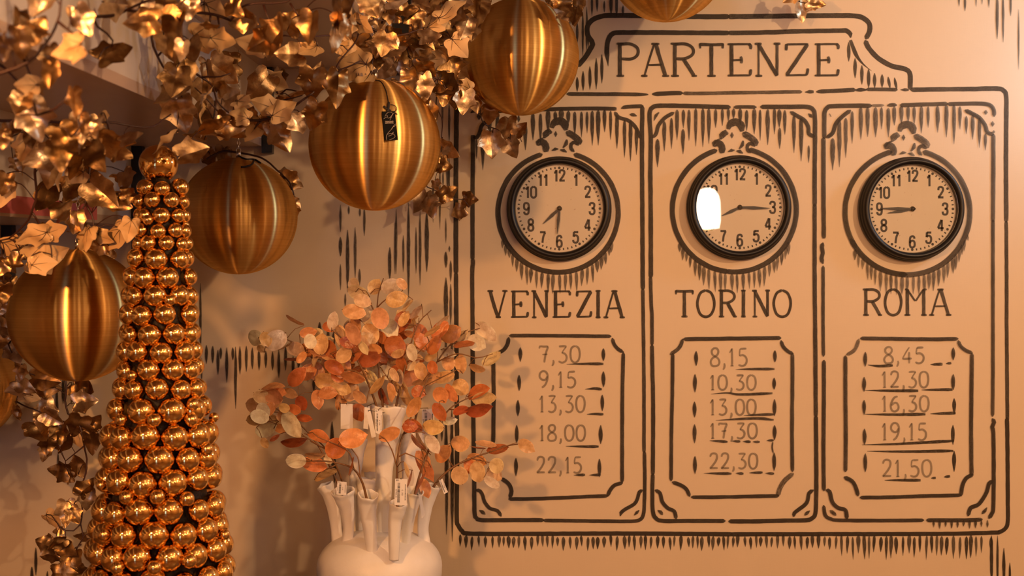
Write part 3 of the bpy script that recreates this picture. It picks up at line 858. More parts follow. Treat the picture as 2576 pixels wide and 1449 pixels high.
SANS = {
    '0': [[(.5, .02), (.14, .16), (.10, .5), (.14, .84), (.5, .98), (.86, .84), (.90, .5), (.86, .16), (.5, .02)]],
    '1': [[(.12, .24), (.38, .20), (.55, .03)], [(.58, .0), (.58, 1)]],
    '2': [[(.11, .30), (.18, .08), (.5, .02), (.82, .1), (.86, .3), (.6, .58), (.16, .9)], [(.06, .915), (.94, .915)]],
    '3': [[(.11, .26), (.2, .07), (.5, .02), (.82, .1), (.84, .32), (.66, .46), (.4, .475)], [(.5, .475), (.8, .54), (.88, .74), (.78, .93), (.48, .985), (.18, .92), (.1, .72)]],
    '4': [[(.62, .02), (.34, .36), (.06, .72)], [(.04, .74), (.98, .74)], [(.68, .02), (.68, 1)]],
    '5': [[(.92, .08), (.2, .08)], [(.22, .06), (.16, .48)], [(.16, .46), (.34, .37), (.62, .36), (.86, .5), (.88, .76), (.72, .95), (.42, .985), (.16, .91), (.09, .74)]],
    '6': [[(.86, .24), (.76, .06), (.5, .02), (.2, .12), (.11, .45), (.13, .8), (.3, .97), (.6, .98), (.86, .86), (.88, .6), (.74, .44), (.48, .40), (.22, .48), (.14, .62)]],
    '7': [[(.04, .085), (.94, .085)], [(.88, .1), (.58, .48), (.44, 1)]],
    '8': [[(.5, .475), (.2, .38), (.15, .15), (.36, .02), (.64, .02), (.85, .15), (.8, .38), (.5, .475), (.18, .58), (.1, .8), (.3, .97), (.7, .97), (.9, .8), (.82, .58), (.5, .475)]],
    '9': [[(.86, .38), (.74, .54), (.5, .60), (.2, .52), (.11, .3), (.2, .08), (.5, .02), (.8, .1), (.89, .35), (.88, .65), (.78, .92), (.5, .985), (.22, .92), (.13, .76)]],
}


def flat_poly(mb, pts, w, place, mat):
    """constant-width flat ribbon; pts 2D metres; place(x, y) -> world"""
    q = catmull([Vector((a, b, 0)) for a, b in pts], 0.0016) if len(pts) > 2 else [Vector((a, b, 0)) for a, b in pts]
    vs, fs = [], []
    for i, p in enumerate(q):
        t = (q[min(i + 1, len(q) - 1)] - q[max(i - 1, 0)]).normalized()
        nn = Vector((-t.y, t.x, 0)) * w / 2
        vs += [place(p.x + nn.x, p.y + nn.y), place(p.x - nn.x, p.y - nn.y)]
    for i in range(len(q) - 1): fs.append((i * 2, i * 2 + 1, i * 2 + 3, i * 2 + 2))
    mb.add(vs, fs, mat, flat=True)


def disc(mb, cx, cy, r, place, mat, n=14):
    vs = [place(cx + r * math.cos(2 * PI * i / n), cy + r * math.sin(2 * PI * i / n)) for i in range(n)]
    mb.add(vs, [tuple(range(n))], mat, flat=True)


PXW = 1 / 884.2
RF = 109 * PXW           # dial radius


def clock(cx, cy, hour_tip, minute_tip, label):
    C = P(cx, cy, 0)
    root = empty('wall_clock', (C.x, -0.001, C.z), label, 'clock', 'three black wall clocks')
    k = PXW
    m = MB()
    prof = [(0, 0.0), (130 * k, 0.0), (131.5 * k, 0.004), (131.5 * k, 0.016), (130.5 * k, 0.020), (128.5 * k, 0.022), (128.5 * k, 0.027), (127.5 * k, 0.031), (125.5 * k, 0.033), (125.5 * k, 0.040),
            (124 * k, 0.046), (121.5 * k, 0.050), (118 * k, 0.0515), (115 * k, 0.050), (112 * k, 0.046), (110.5 * k, 0.040), (109.6 * k, 0.030), (109.2 * k, 0.022), (0, 0.022)]
    m.lathe(prof, 96, (C.x, -0.001, C.z), 'Y', 0)
    m.build('case', MCASE, root, angle=math.radians(50))
    Yd = -0.026

    def pl(dy):
        return lambda x, y: Vector((C.x + x, Yd - dy, C.z - y))
    m = MB()
    m.lathe([(0, 0.0), (109 * k, 0.0), (109 * k, 0.001), (0, 0.001)], 72, (C.x, Yd + 0.0005, C.z), 'Y', 0)
    q = pl(0.0007)
    for i in range(60):
        a = 2 * PI * i / 60 - PI / 2
        r = 101.5 * k
        x, y = r * math.cos(a), r * math.sin(a)
        if i % 5 == 0: disc(m, x, y, 3.4 * k, q, 1)
        else:
            flat_poly(m, [(x - 2.6 * k * math.cos(a), y - 2.6 * k * math.sin(a)), (x + 2.6 * k * math.cos(a), y + 2.6 * k * math.sin(a))], 3.4 * k, q, 1)
    for hr in range(1, 13):
        a = 2 * PI * hr / 12 - PI / 2
        r = 82 * k
        X, Y = r * math.cos(a), r * math.sin(a)
        tx = str(hr); H = 29 * k; W = 15.5 * k; gap = 2.5 * k
        adv = [W * (0.74 if c == '1' else 1) for c in tx]
        tot = sum(adv) + gap * (len(tx) - 1)
        x = X - tot / 2
        for c, w_ in zip(tx, adv):
            for pts in SANS[c]:
                sx = W if c != '1' else W * .85
                flat_poly(m, [(x + p[0] * sx, Y - H / 2 + p[1] * H) for p in pts], 5.4 * k, q, 1)
            x += w_ + gap
    m.build('dial', [MDIAL, MINK], root, smooth=False)

    def hand(name, tip, w, dy, tail):
        dx, dz = (tip[0] - cx) / 1.012 * k, (tip[1] - cy) / 1.012 * k
        L = math.hypot(dx, dz); ux, uy = dx / L, dz / L
        m = MB(); vs = []
        pr = [(-tail, .35), (0, .55), (.22 * L, .75), (.45 * L, 1.0), (.7 * L, .62), (1.0 * L, .14)]
        for th in (0, 0.0009):
            for t_, f in pr:
                for sgn in (1, -1):
                    vs.append(Vector((C.x + ux * t_ - uy * sgn * f * w / 2, Yd - dy - th, C.z - (uy * t_ + ux * sgn * f * w / 2))))
        n = len(pr); fs = []
        for b in (0, 2 * n):
            for i in range(n - 1): fs.append((b + i * 2, b + i * 2 + 1, b + i * 2 + 3, b + i * 2 + 2))
        for i in range(n - 1):
            for s_ in (0, 1): fs.append((i * 2 + s_, i * 2 + 2 + s_, 2 * n + i * 2 + 2 + s_, 2 * n + i * 2 + s_))
        m.add(vs, fs, 0, flat=True)
        m.build(name, MHAND, root, smooth=False)
    hand('hour_hand', hour_tip, 8.5 * k, 0.0045, 5 * k)
    hand('minute_hand', minute_tip, 7.5 * k, 0.0075, 7 * k)
    m = MB(); m.lathe([(0, 0), (5 * k, 0), (5 * k, 0.010), (3.6 * k, 0.012), (0, 0.0125)], 20, (C.x, Yd - 0.001, C.z), 'Y', 0)
    m.lathe([(0, 0), (6.5 * k, 0), (6.5 * k, 0.002), (0, 0.002)], 20, (C.x, Yd - 0.0012, C.z), 'Y', 1)
    m.build('centre_pin', [MHAND, MBRASS], root)
    m = MB(); m.lathe([(0, 0), (110.2 * k, 0), (110.2 * k, 0.0015), (0, 0.0015)], 72, (C.x, -0.0405, C.z), 'Y', 0)
    m.build('glass', MGLASS, root, smooth=False)


def back(x): return 1288 + (x - 1288) / 1.009


def backy(y): return 724.5 + (y - 724.5) / 1.009


for cx, cy, ht, mt, lb in ((1407, 524.5, (1366, 563), (1401, 590), 'black round wall clock above the painted name VENEZIA, showing half past seven'),
                           (1861.5, 521.5, (1815, 543), (1936, 524), 'black round wall clock above the painted name TORINO, a bright lampshade mirrored in its glass'),
                           (2296, 525.5, (2233, 536), (2213, 524), 'black round wall clock above the painted name ROMA, showing quarter to nine')):
    dx, dy = back(cx) - cx, backy(cy) - cy
    clock(back(cx), backy(cy), (ht[0] + dx, ht[1] + dy), (mt[0] + dx, mt[1] + dy), lb)
# ------------------------------------------------------------------ big brushed gold balls hanging from the stairs
def link_chain(mb, a, b, n, r):
    a, b = Vector(a), Vector(b)
    d = (b - a); L = d.length; d.normalize()
    side = d.cross(Vector((0, 1, 0))).normalized(); other = d.cross(side)
    for i in range(n):
        c = a + d * L * (i + .5) / n
        u = side if i % 2 else other
        h = L / n * .62
        mb.tube([c + (d * math.cos(t) * h + u * math.sin(t) * h * .55) for t in [2 * PI * j / 8 for j in range(9)]], r, 4, 0, cap=False)


MTEXT = plain('printed_pale_ink', (0.75, 0.62, 0.5), 0.5)
MTAG = plain('black_card', (0.004, 0.0037, 0.0037), 0.7, 0.0, Specular_IOR_Level=0.12)
MCORD = plain('black_cord', (0.012, 0.01, 0.01), 0.6)


def big_ball(px, py, rpx, Y, label, tread, bow=None):
    c = P(px, py, Y); r = M(rpx, Y)
    root = empty('gold_ball_ornament', c, label, 'hanging ball ornament', 'large brushed gold balls hanging in a rising row')
    m = MB(); m.sphere((0, 0, 0), r, 96, 64)
    o = m.build('ball_shell', MBALL, root); o.location = (0, 0, 0)
    o.rotation_euler = (math.radians(R.uniform(-2, 2)), math.radians(R.uniform(-2, 2)), R.uniform(0, 6))
    m = MB(); m.lathe([(0.0, 0), (0.0065, 0), (0.0065, 0.015), (0.005, 0.018), (0, 0.018)], 20, c + Vector((0, 0, r - 0.001)), 'Z')
    m.tube([c + Vector((0.006 * math.cos(a), 0, r + 0.020 + 0.006 * math.sin(a))) for a in [2 * PI * j / 12 for j in range(13)]], 0.0011, 5, 0, cap=False)
    m.build('cap', MSILVER, root)
    m = MB(); z1 = tz(tread); z0 = c.z + r + 0.024
    link_chain(m, (c.x, c.y, z0), (c.x, c.y, z1), max(4, int((z1 - z0) / 0.010)), 0.0009)
    m.build('chain', MSILVER, root)
    if bow:
        m = MB()
        for pts in bow: m.tube(catmull([Vector(p) for p in pts], 0.004), 0.0022, 6)
        m.build('cord', MCORD, root)
    return root, c, r


big_ball(-98, 975, 138, -0.24, 'lowest brushed gold ball, cut off by the left edge of the photo', 0)
B1, c1, r1 = big_ball(196, 793, 166, -0.70, 'brushed gold ball hanging just left of the bauble tower', 1)
yy = -0.31
c2, r2 = P(600, 544, yy), M(146.5, yy)


def sph(c, r, px, py, lift=0.002):
    """point on the front of a ball under a photo pixel"""
    d = (P(px, py, 0) - Vector((0, -DCAM, ZCAM))).normalized()
    o = Vector((0, -DCAM, ZCAM)) - c
    b = o.dot(d); q = b * b - o.dot(o) + (r + lift) ** 2
    t_ = -b - math.sqrt(max(q, 0))
    return Vector((0, -DCAM, ZCAM)) + d * t_


B2, _, _ = big_ball(600, 544, 146.5, yy, 'brushed gold ball just right of the bauble tower, with a black cord on top', 2,
                    [[sph(c2, r2, *p) for p in ((600, 392), (618, 400), (640, 401), (656, 410))], [sph(c2, r2, *p) for p in ((640, 401), (634, 413), (618, 419), (606, 420))]])
B3, c3, r3 = big_ball(943, 365, 165, -0.70, 'brushed gold ball with a small black swing tag, third from the right', 3)
big_ball(1310, 143, 146.5, -0.31, 'brushed gold ball just left of the painted word PARTENZE', 4)
big_ball(1678, -97, 150, -0.31, 'highest brushed gold ball, only its underside showing at the top edge above PARTENZE', 5)


def text_mesh(mb, body, size, place, mat, align='LEFT'):
    cu = bpy.data.curves.new('tmp_text', 'FONT'); cu.body = body; cu.size = size; cu.align_x = align
    ob = bpy.data.objects.new('tmp_text', cu); COL.objects.link(ob)
    dg = bpy.context.evaluated_depsgraph_get(); dg.update()
    me = ob.evaluated_get(dg).to_mesh()
    mb.add([place(v.co.x, v.co.y) for v in me.vertices], [tuple(p.vertices) for p in me.polygons], mat, flat=True)
    ob.evaluated_get(dg).to_mesh_clear()
    bpy.data.objects.remove(ob); bpy.data.curves.remove(cu)


# swing tag on the third ball
tagp = [sph(c3, r3, *p, lift=0.004) for p in ((959, 282), (992, 281), (998, 351), (967, 355))]
TL, TR, BR_, BL = tagp
nrm = (TR - TL).cross(BL - TL).normalized()
if nrm.y > 0: nrm = -nrm
ux = (TR - TL).normalized(); uy = (BL - TL).normalized(); TW, TH = (TR - TL).length, (BL - TL).length
tmid = sph(c3, r3, 977, 318, 0.004)
lift = max(0, (tmid - TL).dot(nrm)) + 0.001


def tp(x, y, d=0.0): return TL + ux * x * TW + uy * y * TH + nrm * (lift + d)


m = MB()
vs = [tp(0, 0), tp(1, 0), tp(1, 1), tp(0, 1), tp(0, 0, -.0006), tp(1, 0, -.0006), tp(1, 1, -.0006), tp(0, 1, -.0006)]
m.add(vs, [(0, 1, 2, 3), (7, 6, 5, 4), (0, 4, 5, 1), (1, 5, 6, 2), (2, 6, 7, 3), (3, 7, 4, 0)], 0, flat=True)


def tl(pts, w=0.00045):
    q = catmull([Vector((a, b, 0)) for a, b in pts], 0.05)
    m.tube([tp(p.x, p.y, .0002) for p in q], w / 2, 4, 1)


for pts in ([(.08, .26), (.3, .2), (.5, .24), (.75, .14), (.95, .06)], [(.2, .18), (.35, .08), (.6, .03), (.8, .08), (.7, .18), (.5, .24)], [(.3, .14), (.42, .16), (.36, .2)],
            [(.98, .44), (.8, .5), (.6, .62), (.4, .70), (.2, .80), (.12, .92), (.14, 1)], [(.6, .6), (.75, .54), (.96, .50)], [(.2, .80), (.45, .77), (.72, .8), (.8, .88), (.6, .95), (.35, .98)],
            [(.3, .86), (.55, .82), (.7, .72), (.66, .78)], [(.55, .3), (.7, .2)]): tl(pts)
for i, s_ in enumerate(('ONGANG', 'WACUUM')):
    text_mesh(m, s_, 0.0040, lambda x, y, i=i: tp(.80 - x / TW, .335 + i * .05 + y / TH, .0003), 1)
m.build('swing_tag', [MTAG, MTEXT], B3, smooth=False)['label'] = 'small black swing tag with pale line drawing'
m = MB()
m.tube(catmull([sph(c3, r3, *p, lift=.0015) for p in ((944, 202), (958, 205), (970, 225), (976, 250), (978, 262))], 0.004), 0.0010, 6)
m.tube(catmull([sph(c3, r3, *p, lift=.004) for p in ((965, 267), (974, 274), (984, 279))], 0.004), 0.0022, 6)
m.tube(catmull([sph(c3, r3, *p, lift=.004) for p in ((978, 258), (977, 268), (975, 283))], 0.004), 0.0030, 6)
m.tube(catmull([sph(c3, r3, *p, lift=.003) for p in ((982, 263), (994, 266), (998, 276), (988, 284))], 0.004), 0.0009, 6)
m.tube(catmull([sph(c3, r3, *p, lift=.003) for p in ((990, 281), (1000, 288))], 0.004), 0.0012, 6)
m.build('tag_cord', MCORD, B3)

# ------------------------------------------------------------------ bauble tower
YT = -1.0
CT = P(402, 1449, YT)
ZC = P(400, 1777, YT).z           # stands on the counter
TWR = empty('bauble_tower', (CT.x, YT, ZC), 'tall cone tower covered in shiny gold baubles in front of the hanging balls', 'ornament tower')
rows = [(473, [(370, 18), (408, 20), (452, 22)], 44), (505, [(352, 17), (384, 20), (430, 20), (460, 17)], 52), (541, [(366, 17), (406, 21), (446, 18)], 50), (579, [(358, 17), (398, 20), (440, 19)], 54), (612, [(350, 16), (374, 20), (418, 20), (455, 17)], 58),
        (650, [(345, 25), (393, 27), (449, 26)], 60), (697, [(364, 27), (421, 27), (473, 22)], 66), (743, [(342, 24), (391, 28), (449, 26)], 68), (791, [(358, 26), (414, 27), (472, 27)], 74), (840, [(330, 24), (377, 28), (436, 27)], 76),
        (886, [(347, 27), (405, 28), (461, 28)], 80), (931, [(318, 24), (374, 28), (434, 28)], 84), (980, [(339, 25), (395, 28), (453, 26)], 92), (1033, [(299, 29), (357, 34), (431, 34)], 98), (1099, [(367, 35), (439, 34)], 112),
        (1158, [(330, 34), (401, 36), (470, 34)], 118), (1217, [(360, 35), (434, 35)], 126), (1285, [(352, 36), (424, 35), (496, 30)], 134), (1345, [(314, 35), (388, 36), (460, 36)], 142), (1406, [(347, 35), (426, 35)], 150), (1468, [(310, 35), (385, 36), (460, 36)], 156), (1530, [(350, 36), (425, 36)], 160)]
k = (YT + DCAM) / FPX
baubles = []


def on_ring(x, y, ax, rr):
    """where the sight line through a pixel meets the ring round the tower axis"""
    Xa, Rw = P(ax, y, YT).x, rr * k
    dx = (x - 1288.0) / FPX
    A, B, C_ = dx * dx + 1, 2 * (-dx * Xa - (YT + DCAM)), Xa * Xa + (YT + DCAM) ** 2 - Rw * Rw
    q = B * B - 4 * A * C_
    t_ = (-B - math.sqrt(max(q, 0))) / (2 * A)
    Y = t_ - DCAM
    return P(x, y, Y), math.atan2(t_ * dx - Xa, -(Y - YT))


for y, xs, rr in rows:
    ax = 402 + (6 if y < 640 else 0)
    Xa, Rw = P(ax, y, YT).x, rr * k
    ang = []
    for x, r in xs:
        p, a = on_ring(x, y + R.uniform(-3, 3), ax, rr)
        rw = M(r, p.y); ang.append((a, rw)); baubles.append((p, rw)); zr = p.z
    ang.sort()
    rb = max(r for _, r in ang)
    stepa = 2 * math.asin(min(.9, rb * .97 / Rw))
    lo, hi = ang[0][0] - stepa * .97, ang[-1][0] + stepa * .97
    gap = (2 * PI + lo) - hi
    n = max(2, int(gap / stepa + .5) + 1)
    for i in range(n):
        a = hi + gap * i / (n - 1)
        baubles.append((Vector((Xa + Rw * math.sin(a), YT - Rw * math.cos(a), zr + R.uniform(-4, 4) * k)), rb * R.uniform(.92, 1.0)))
for x, y, r, rr in ((373, 553, 13, 62), (427, 755, 14, 86), (464, 566, 12, 56), (388, 1057, 17, 128), (306, 1056, 15, 120), (480, 1056, 17, 122), (484, 1018, 17, 112), (332, 945, 13, 104), (318, 1251, 17, 155), (396, 1250, 18, 158), (470, 1255, 18, 154),
                    (389, 1428, 18, 182), (476, 1411, 18, 178), (296, 1428, 17, 176), (538, 1050, 12, 124), (520, 1130, 16, 140), (565, 1345, 13, 172), (262, 1345, 16, 164), (255, 1220, 13, 150)):
    p, a = on_ring(x, y, 402, rr)
    baubles.append((p, M(r, p.y)))
pts = [[p, r * 1.05] for p, r in baubles]
for i in range(len(pts)):
    for j in range(i):
        d = (pts[i][0] - pts[j][0]).length
        if d < 0.55 * max(pts[i][1], pts[j][1]) and pts[i][1] > .012 and pts[j][1] > .012: pts[i][1] = 0
        ov = pts[i][1] + pts[j][1] - d
        lim = .16 * min(pts[i][1], pts[j][1])
        if ov > lim and pts[i][1] > 0 and pts[j][1] > 0 and pts[i][1] > pts[j][1] * .7:
            f = (ov - lim) / (pts[i][1] + pts[j][1])
            pts[i][1] *= 1 - f * .6; pts[j][1] *= 1 - f * .6
pts = [p for p in pts if p[1] > 0.006]
top = (P(399, 412, YT), M(48, YT))
eye = Vector((0, -DCAM, ZCAM))
zb = P(0, 1449 + 40, YT).z
pts.sort(key=lambda q: (-(1 if q[0].z > zb else 0), -((q[0] - Vector((CT.x, YT, q[0].z))).normalized().dot((eye - q[0]).normalized()) > .22), -q[1]))
ball_mesh = MB(); ball_mesh.sphere((0, 0, 0), 1.0, 40, 24)
proto = ball_mesh.build('bauble', MGOLD, TWR)
o = proto.copy(); o.name = 'top_bauble'; o.parent = TWR; COL.objects.link(o); o.location = top[0] - Vector(TWR.location); o.scale = (top[1],) * 3
o['label'] = 'largest gold bauble at the very top'
for i, (p, r) in enumerate(pts[:99]):
    o = proto if i == 0 else proto.copy()
    if i: o.parent = TWR; COL.objects.link(o)
    o.location = p - Vector(TWR.location); o.scale = (r,) * 3
rest = MB()
for p, r in pts[99:]: rest.sphere(p, r, 24, 14)
tag(rest.build('baubles', MGOLD, TWR), 'the remaining gold baubles round the sides and back', None, None, 'stuff')
t = NT('dark_tinsel_core')
n = t.noise(160, 3, 0.6, t.coord('Object'))
t.link(t.ramp(n.outputs[0], [(0.5, (0.004, 0.002, 0.0015)), (0.8, (0.05, 0.022, 0.008))]), t.b.inputs['Base Color']); t.set(Roughness=0.6, Metallic=0.0)
t.bump(n.outputs[0], 0.8, 0.004)
m = MB()
prof = [(0.0, P(0, 1590, YT).z)]
for y, xs, rr in reversed(rows): prof.append((max(8, rr - 15) * k, P(0, y, YT).z))
prof += [(22 * k, P(0, 450, YT).z), (0, P(0, 448, YT).z)]
m.lathe(prof, 40, (CT.x + 0.001, YT, 0), 'Z'); m.build('cone_core', t.m, TWR)
m = MB(); zt = P(0, 1588, YT).z
m.lathe([(0, ZC), (0.125, ZC), (0.128, ZC + .012), (0.11, ZC + .02), (0.05, ZC + .05), (0.045, zt - .02), (0.09, zt), (0, zt)], 48, (CT.x, YT, 0), 'Z'); m.build('stand', plain('dark_gold_stand', (0.45, 0.25, 0.08), 0.3, 1.0), TWR)
# ------------------------------------------------------------------ counter under the frame, vase
ZCT = ZC
t = NT('dark_walnut_counter')
n = t.noise(6, 5, 0.6, t.coord('Object', (1, 8, 8)))
t.link(t.ramp(n.outputs[0], [(0.3, (0.085, 0.05, 0.03)), (0.7, (0.14, 0.085, 0.05))]), t.b.inputs['Base Color']); t.set(Roughness=0.4)
CNT = empty('display_counter', (-0.4, -0.65, 0), 'dark walnut display counter below the tower and vase, along the wall', 'counter')
m = MB(); m.box((-1.7, -1.32, ZCT - 0.04), (1.0, -0.004, ZCT)); m.build('worktop', t.m, CNT)
m = MB(); m.box((-1.66, -1.27, 0.08), (0.96, -0.01, ZCT - 0.0405)); m.build('carcass', plain('dark_counter_body', (0.12, 0.08, 0.05), 0.5), CNT)
m = MB(); m.box((-1.64, -1.22, 0.0), (0.94, -0.03, 0.0795)); m.build('plinth', MBLACK, CNT)

t = NT('white_bisque_ceramic')
n = t.noise(26, 4, 0.6, t.coord('Object'))
t.link(t.ramp(n.outputs[0], [(0.3, (0.87, 0.84, 0.80)), (0.7, (0.91, 0.88, 0.84))]), t.b.inputs['Base Color'])
t.set(Roughness=0.42); t.b.inputs['Specular IOR Level'].default_value = 0.4
t.bump(n.outputs[0], 0.25, 0.004)
MCER = t.m
YV = -0.37
VC = P(955, 1425, YV)
kv = (YV + DCAM) / FPX
VASE = empty('tulip_vase', (VC.x, YV, ZCT), 'white ceramic bulb vase with many finger-like spouts holding papery branches', 'vase')
m = MB()
zz = lambda py: P(0, py, YV).z
prof = [(0, ZCT), (0.075, ZCT), (0.082, ZCT + 0.004)]
hb = zz(1425) - ZCT
for i in range(1, 13):
    a = PI / 2 * i / 12
    prof.append((0.082 + (157 * kv - 0.082) * math.sin(a), zz(1425) - hb * 0.97 * math.cos(a)))
hd = zz(1336) - zz(1425)
for i in range(1, 15):
    a = PI / 2 * i / 14
    prof.append((max(0.0, 157 * kv * math.cos(a) ** .82), zz(1425) + hd * math.sin(a) ** 0.95))
m.lathe(prof, 72, (VC.x, YV, 0), 'Z'); m.build('bulb', MCER, VASE)


def spout(pts, rad, Y0, Y1, wav=0.05, squash=0.8, seed=0):
    """hollow tapering finger, path in photo pixels from the bulb up to the mouth"""
    n = len(pts)
    q = catmull([Vector((x, y, Y0 + (Y1 - Y0) * i / (n - 1))) for i, (x, y) in enumerate(pts)], 4.0)
    N = len(q)
    rr = []
    Ls = [0]
    for a, b in zip(q[:-1], q[1:]): Ls.append(Ls[-1] + (b - a).length)
    cum = [0]
    for a, b in zip(pts[:-1], pts[1:]): cum.append(cum[-1] + math.hypot(b[0] - a[0], b[1] - a[1]))
    for L in Ls:
        u = L / Ls[-1] * cum[-1]
        for j in range(n - 1):
            if cum[j] <= u + 1e-6 <= cum[j + 1] + 1e-3 or j == n - 2:
                f = min(1, max(0, (u - cum[j]) / (cum[j + 1] - cum[j]))); f = f * f * (3 - 2 * f)
                rr.append(rad[j] + (rad[j + 1] - rad[j]) * f); break
    W = [P(p.x, p.y, p.z) for p in q]
    seg = 28
    vs, fs = [], []
    up = Vector((0, -1, 0))

    def ring(i, s_, drop=0):
        t_ = (W[min(i + 1, N - 1)] - W[max(i - 1, 0)]).normalized()
        u = t_.cross(up).normalized(); w = t_.cross(u)
        r = rr[i] * s_ * (q[i].z + DCAM) / FPX
        out = []
        for k_ in range(seg):
            a = 2 * PI * k_ / seg
            f = 1 + wav * noise.noise(Vector((math.cos(a) * 1.3 + seed * 7, math.sin(a) * 1.3, i * .05)))
            lip = 0
            if i > N - 6: lip = 0.006 * noise.noise(Vector((math.cos(a) * 1.6 + seed, math.sin(a) * 1.6, 5))) * (i - N + 6) / 5
            out.append(W[i] + u * math.cos(a) * r * f + w * math.sin(a) * r * f * squash + t_ * (lip - drop))
        return out
    rings = [ring(i, 1) for i in range(N)]
    rings.append([p + (W[-1] - W[-3]).normalized() * 0.0012 for p in ring(N - 1, .95)])
    depth = max(3, int(N * .45))
    rings += [ring(i, .86) for i in range(N - 1, N - depth, -2)]
    for rg in rings: vs += rg
    for i in range(len(rings) - 1):
        for k_ in range(seg):
            k2 = (k_ + 1) % seg
            fs.append((i * seg + k_, i * seg + k2, (i + 1) * seg + k2, (i + 1) * seg + k_))
    fs.append(tuple(range(seg))[::-1])
    L0 = (len(rings) - 1) * seg
    fs.append(tuple(L0 + k_ for k_ in range(seg)))
    m = MB(); m.add(vs, fs, 0)
    return m.build('spout', MCER, VASE)


SP = [
    ([(850, 1372), (847, 1330), (840, 1285), (828, 1248), (816, 1220)], [15, 14, 15, 16, 22], -.36, -.37),
    ([(872, 1368), (877, 1330), (874, 1285), (866, 1252), (862, 1235)], [15, 14, 17, 23, 29], -.41, -.44),
    ([(937, 1392), (932, 1345), (927, 1300), (925, 1262), (926, 1244)], [14, 16, 19, 23, 26], -.48, -.52),
    ([(991, 1408), (992, 1360), (993, 1310), (998, 1285), (1001, 1266)], [13, 15, 17, 20, 22], -.52, -.55),
    ([(962, 1356), (964, 1290), (966, 1210), (970, 1130), (975, 1068), (978, 1022)], [18, 18, 20, 25, 34, 46], -.37, -.37),
    ([(1018, 1368), (1025, 1320), (1033, 1280), (1040, 1248), (1042, 1236)], [14, 14, 17, 21, 24], -.43, -.45),
    ([(1068, 1372), (1064, 1330), (1070, 1280), (1080, 1245), (1088, 1222)], [15, 14, 16, 18, 22], -.36, -.36),
    ([(902, 1350), (896, 1270), (894, 1200), (896, 1150), (899, 1105)], [14, 13, 14, 20, 28], -.31, -.30),
    ([(912, 1352), (912, 1300), (918, 1250), (925, 1205)], [14, 14, 20, 27], -.33, -.32),
    ([(1022, 1352), (1030, 1280), (1036, 1200), (1037, 1140), (1036, 1092)], [15, 17, 24, 29, 32], -.30, -.27),
    ([(945, 1352), (944, 1280), (940, 1230), (936, 1188)], [12, 12, 15, 19], -.28, -.26),
]
for i, (p, r, a, b) in enumerate(SP): spout(p, r, a, b, seed=i, wav=.16)
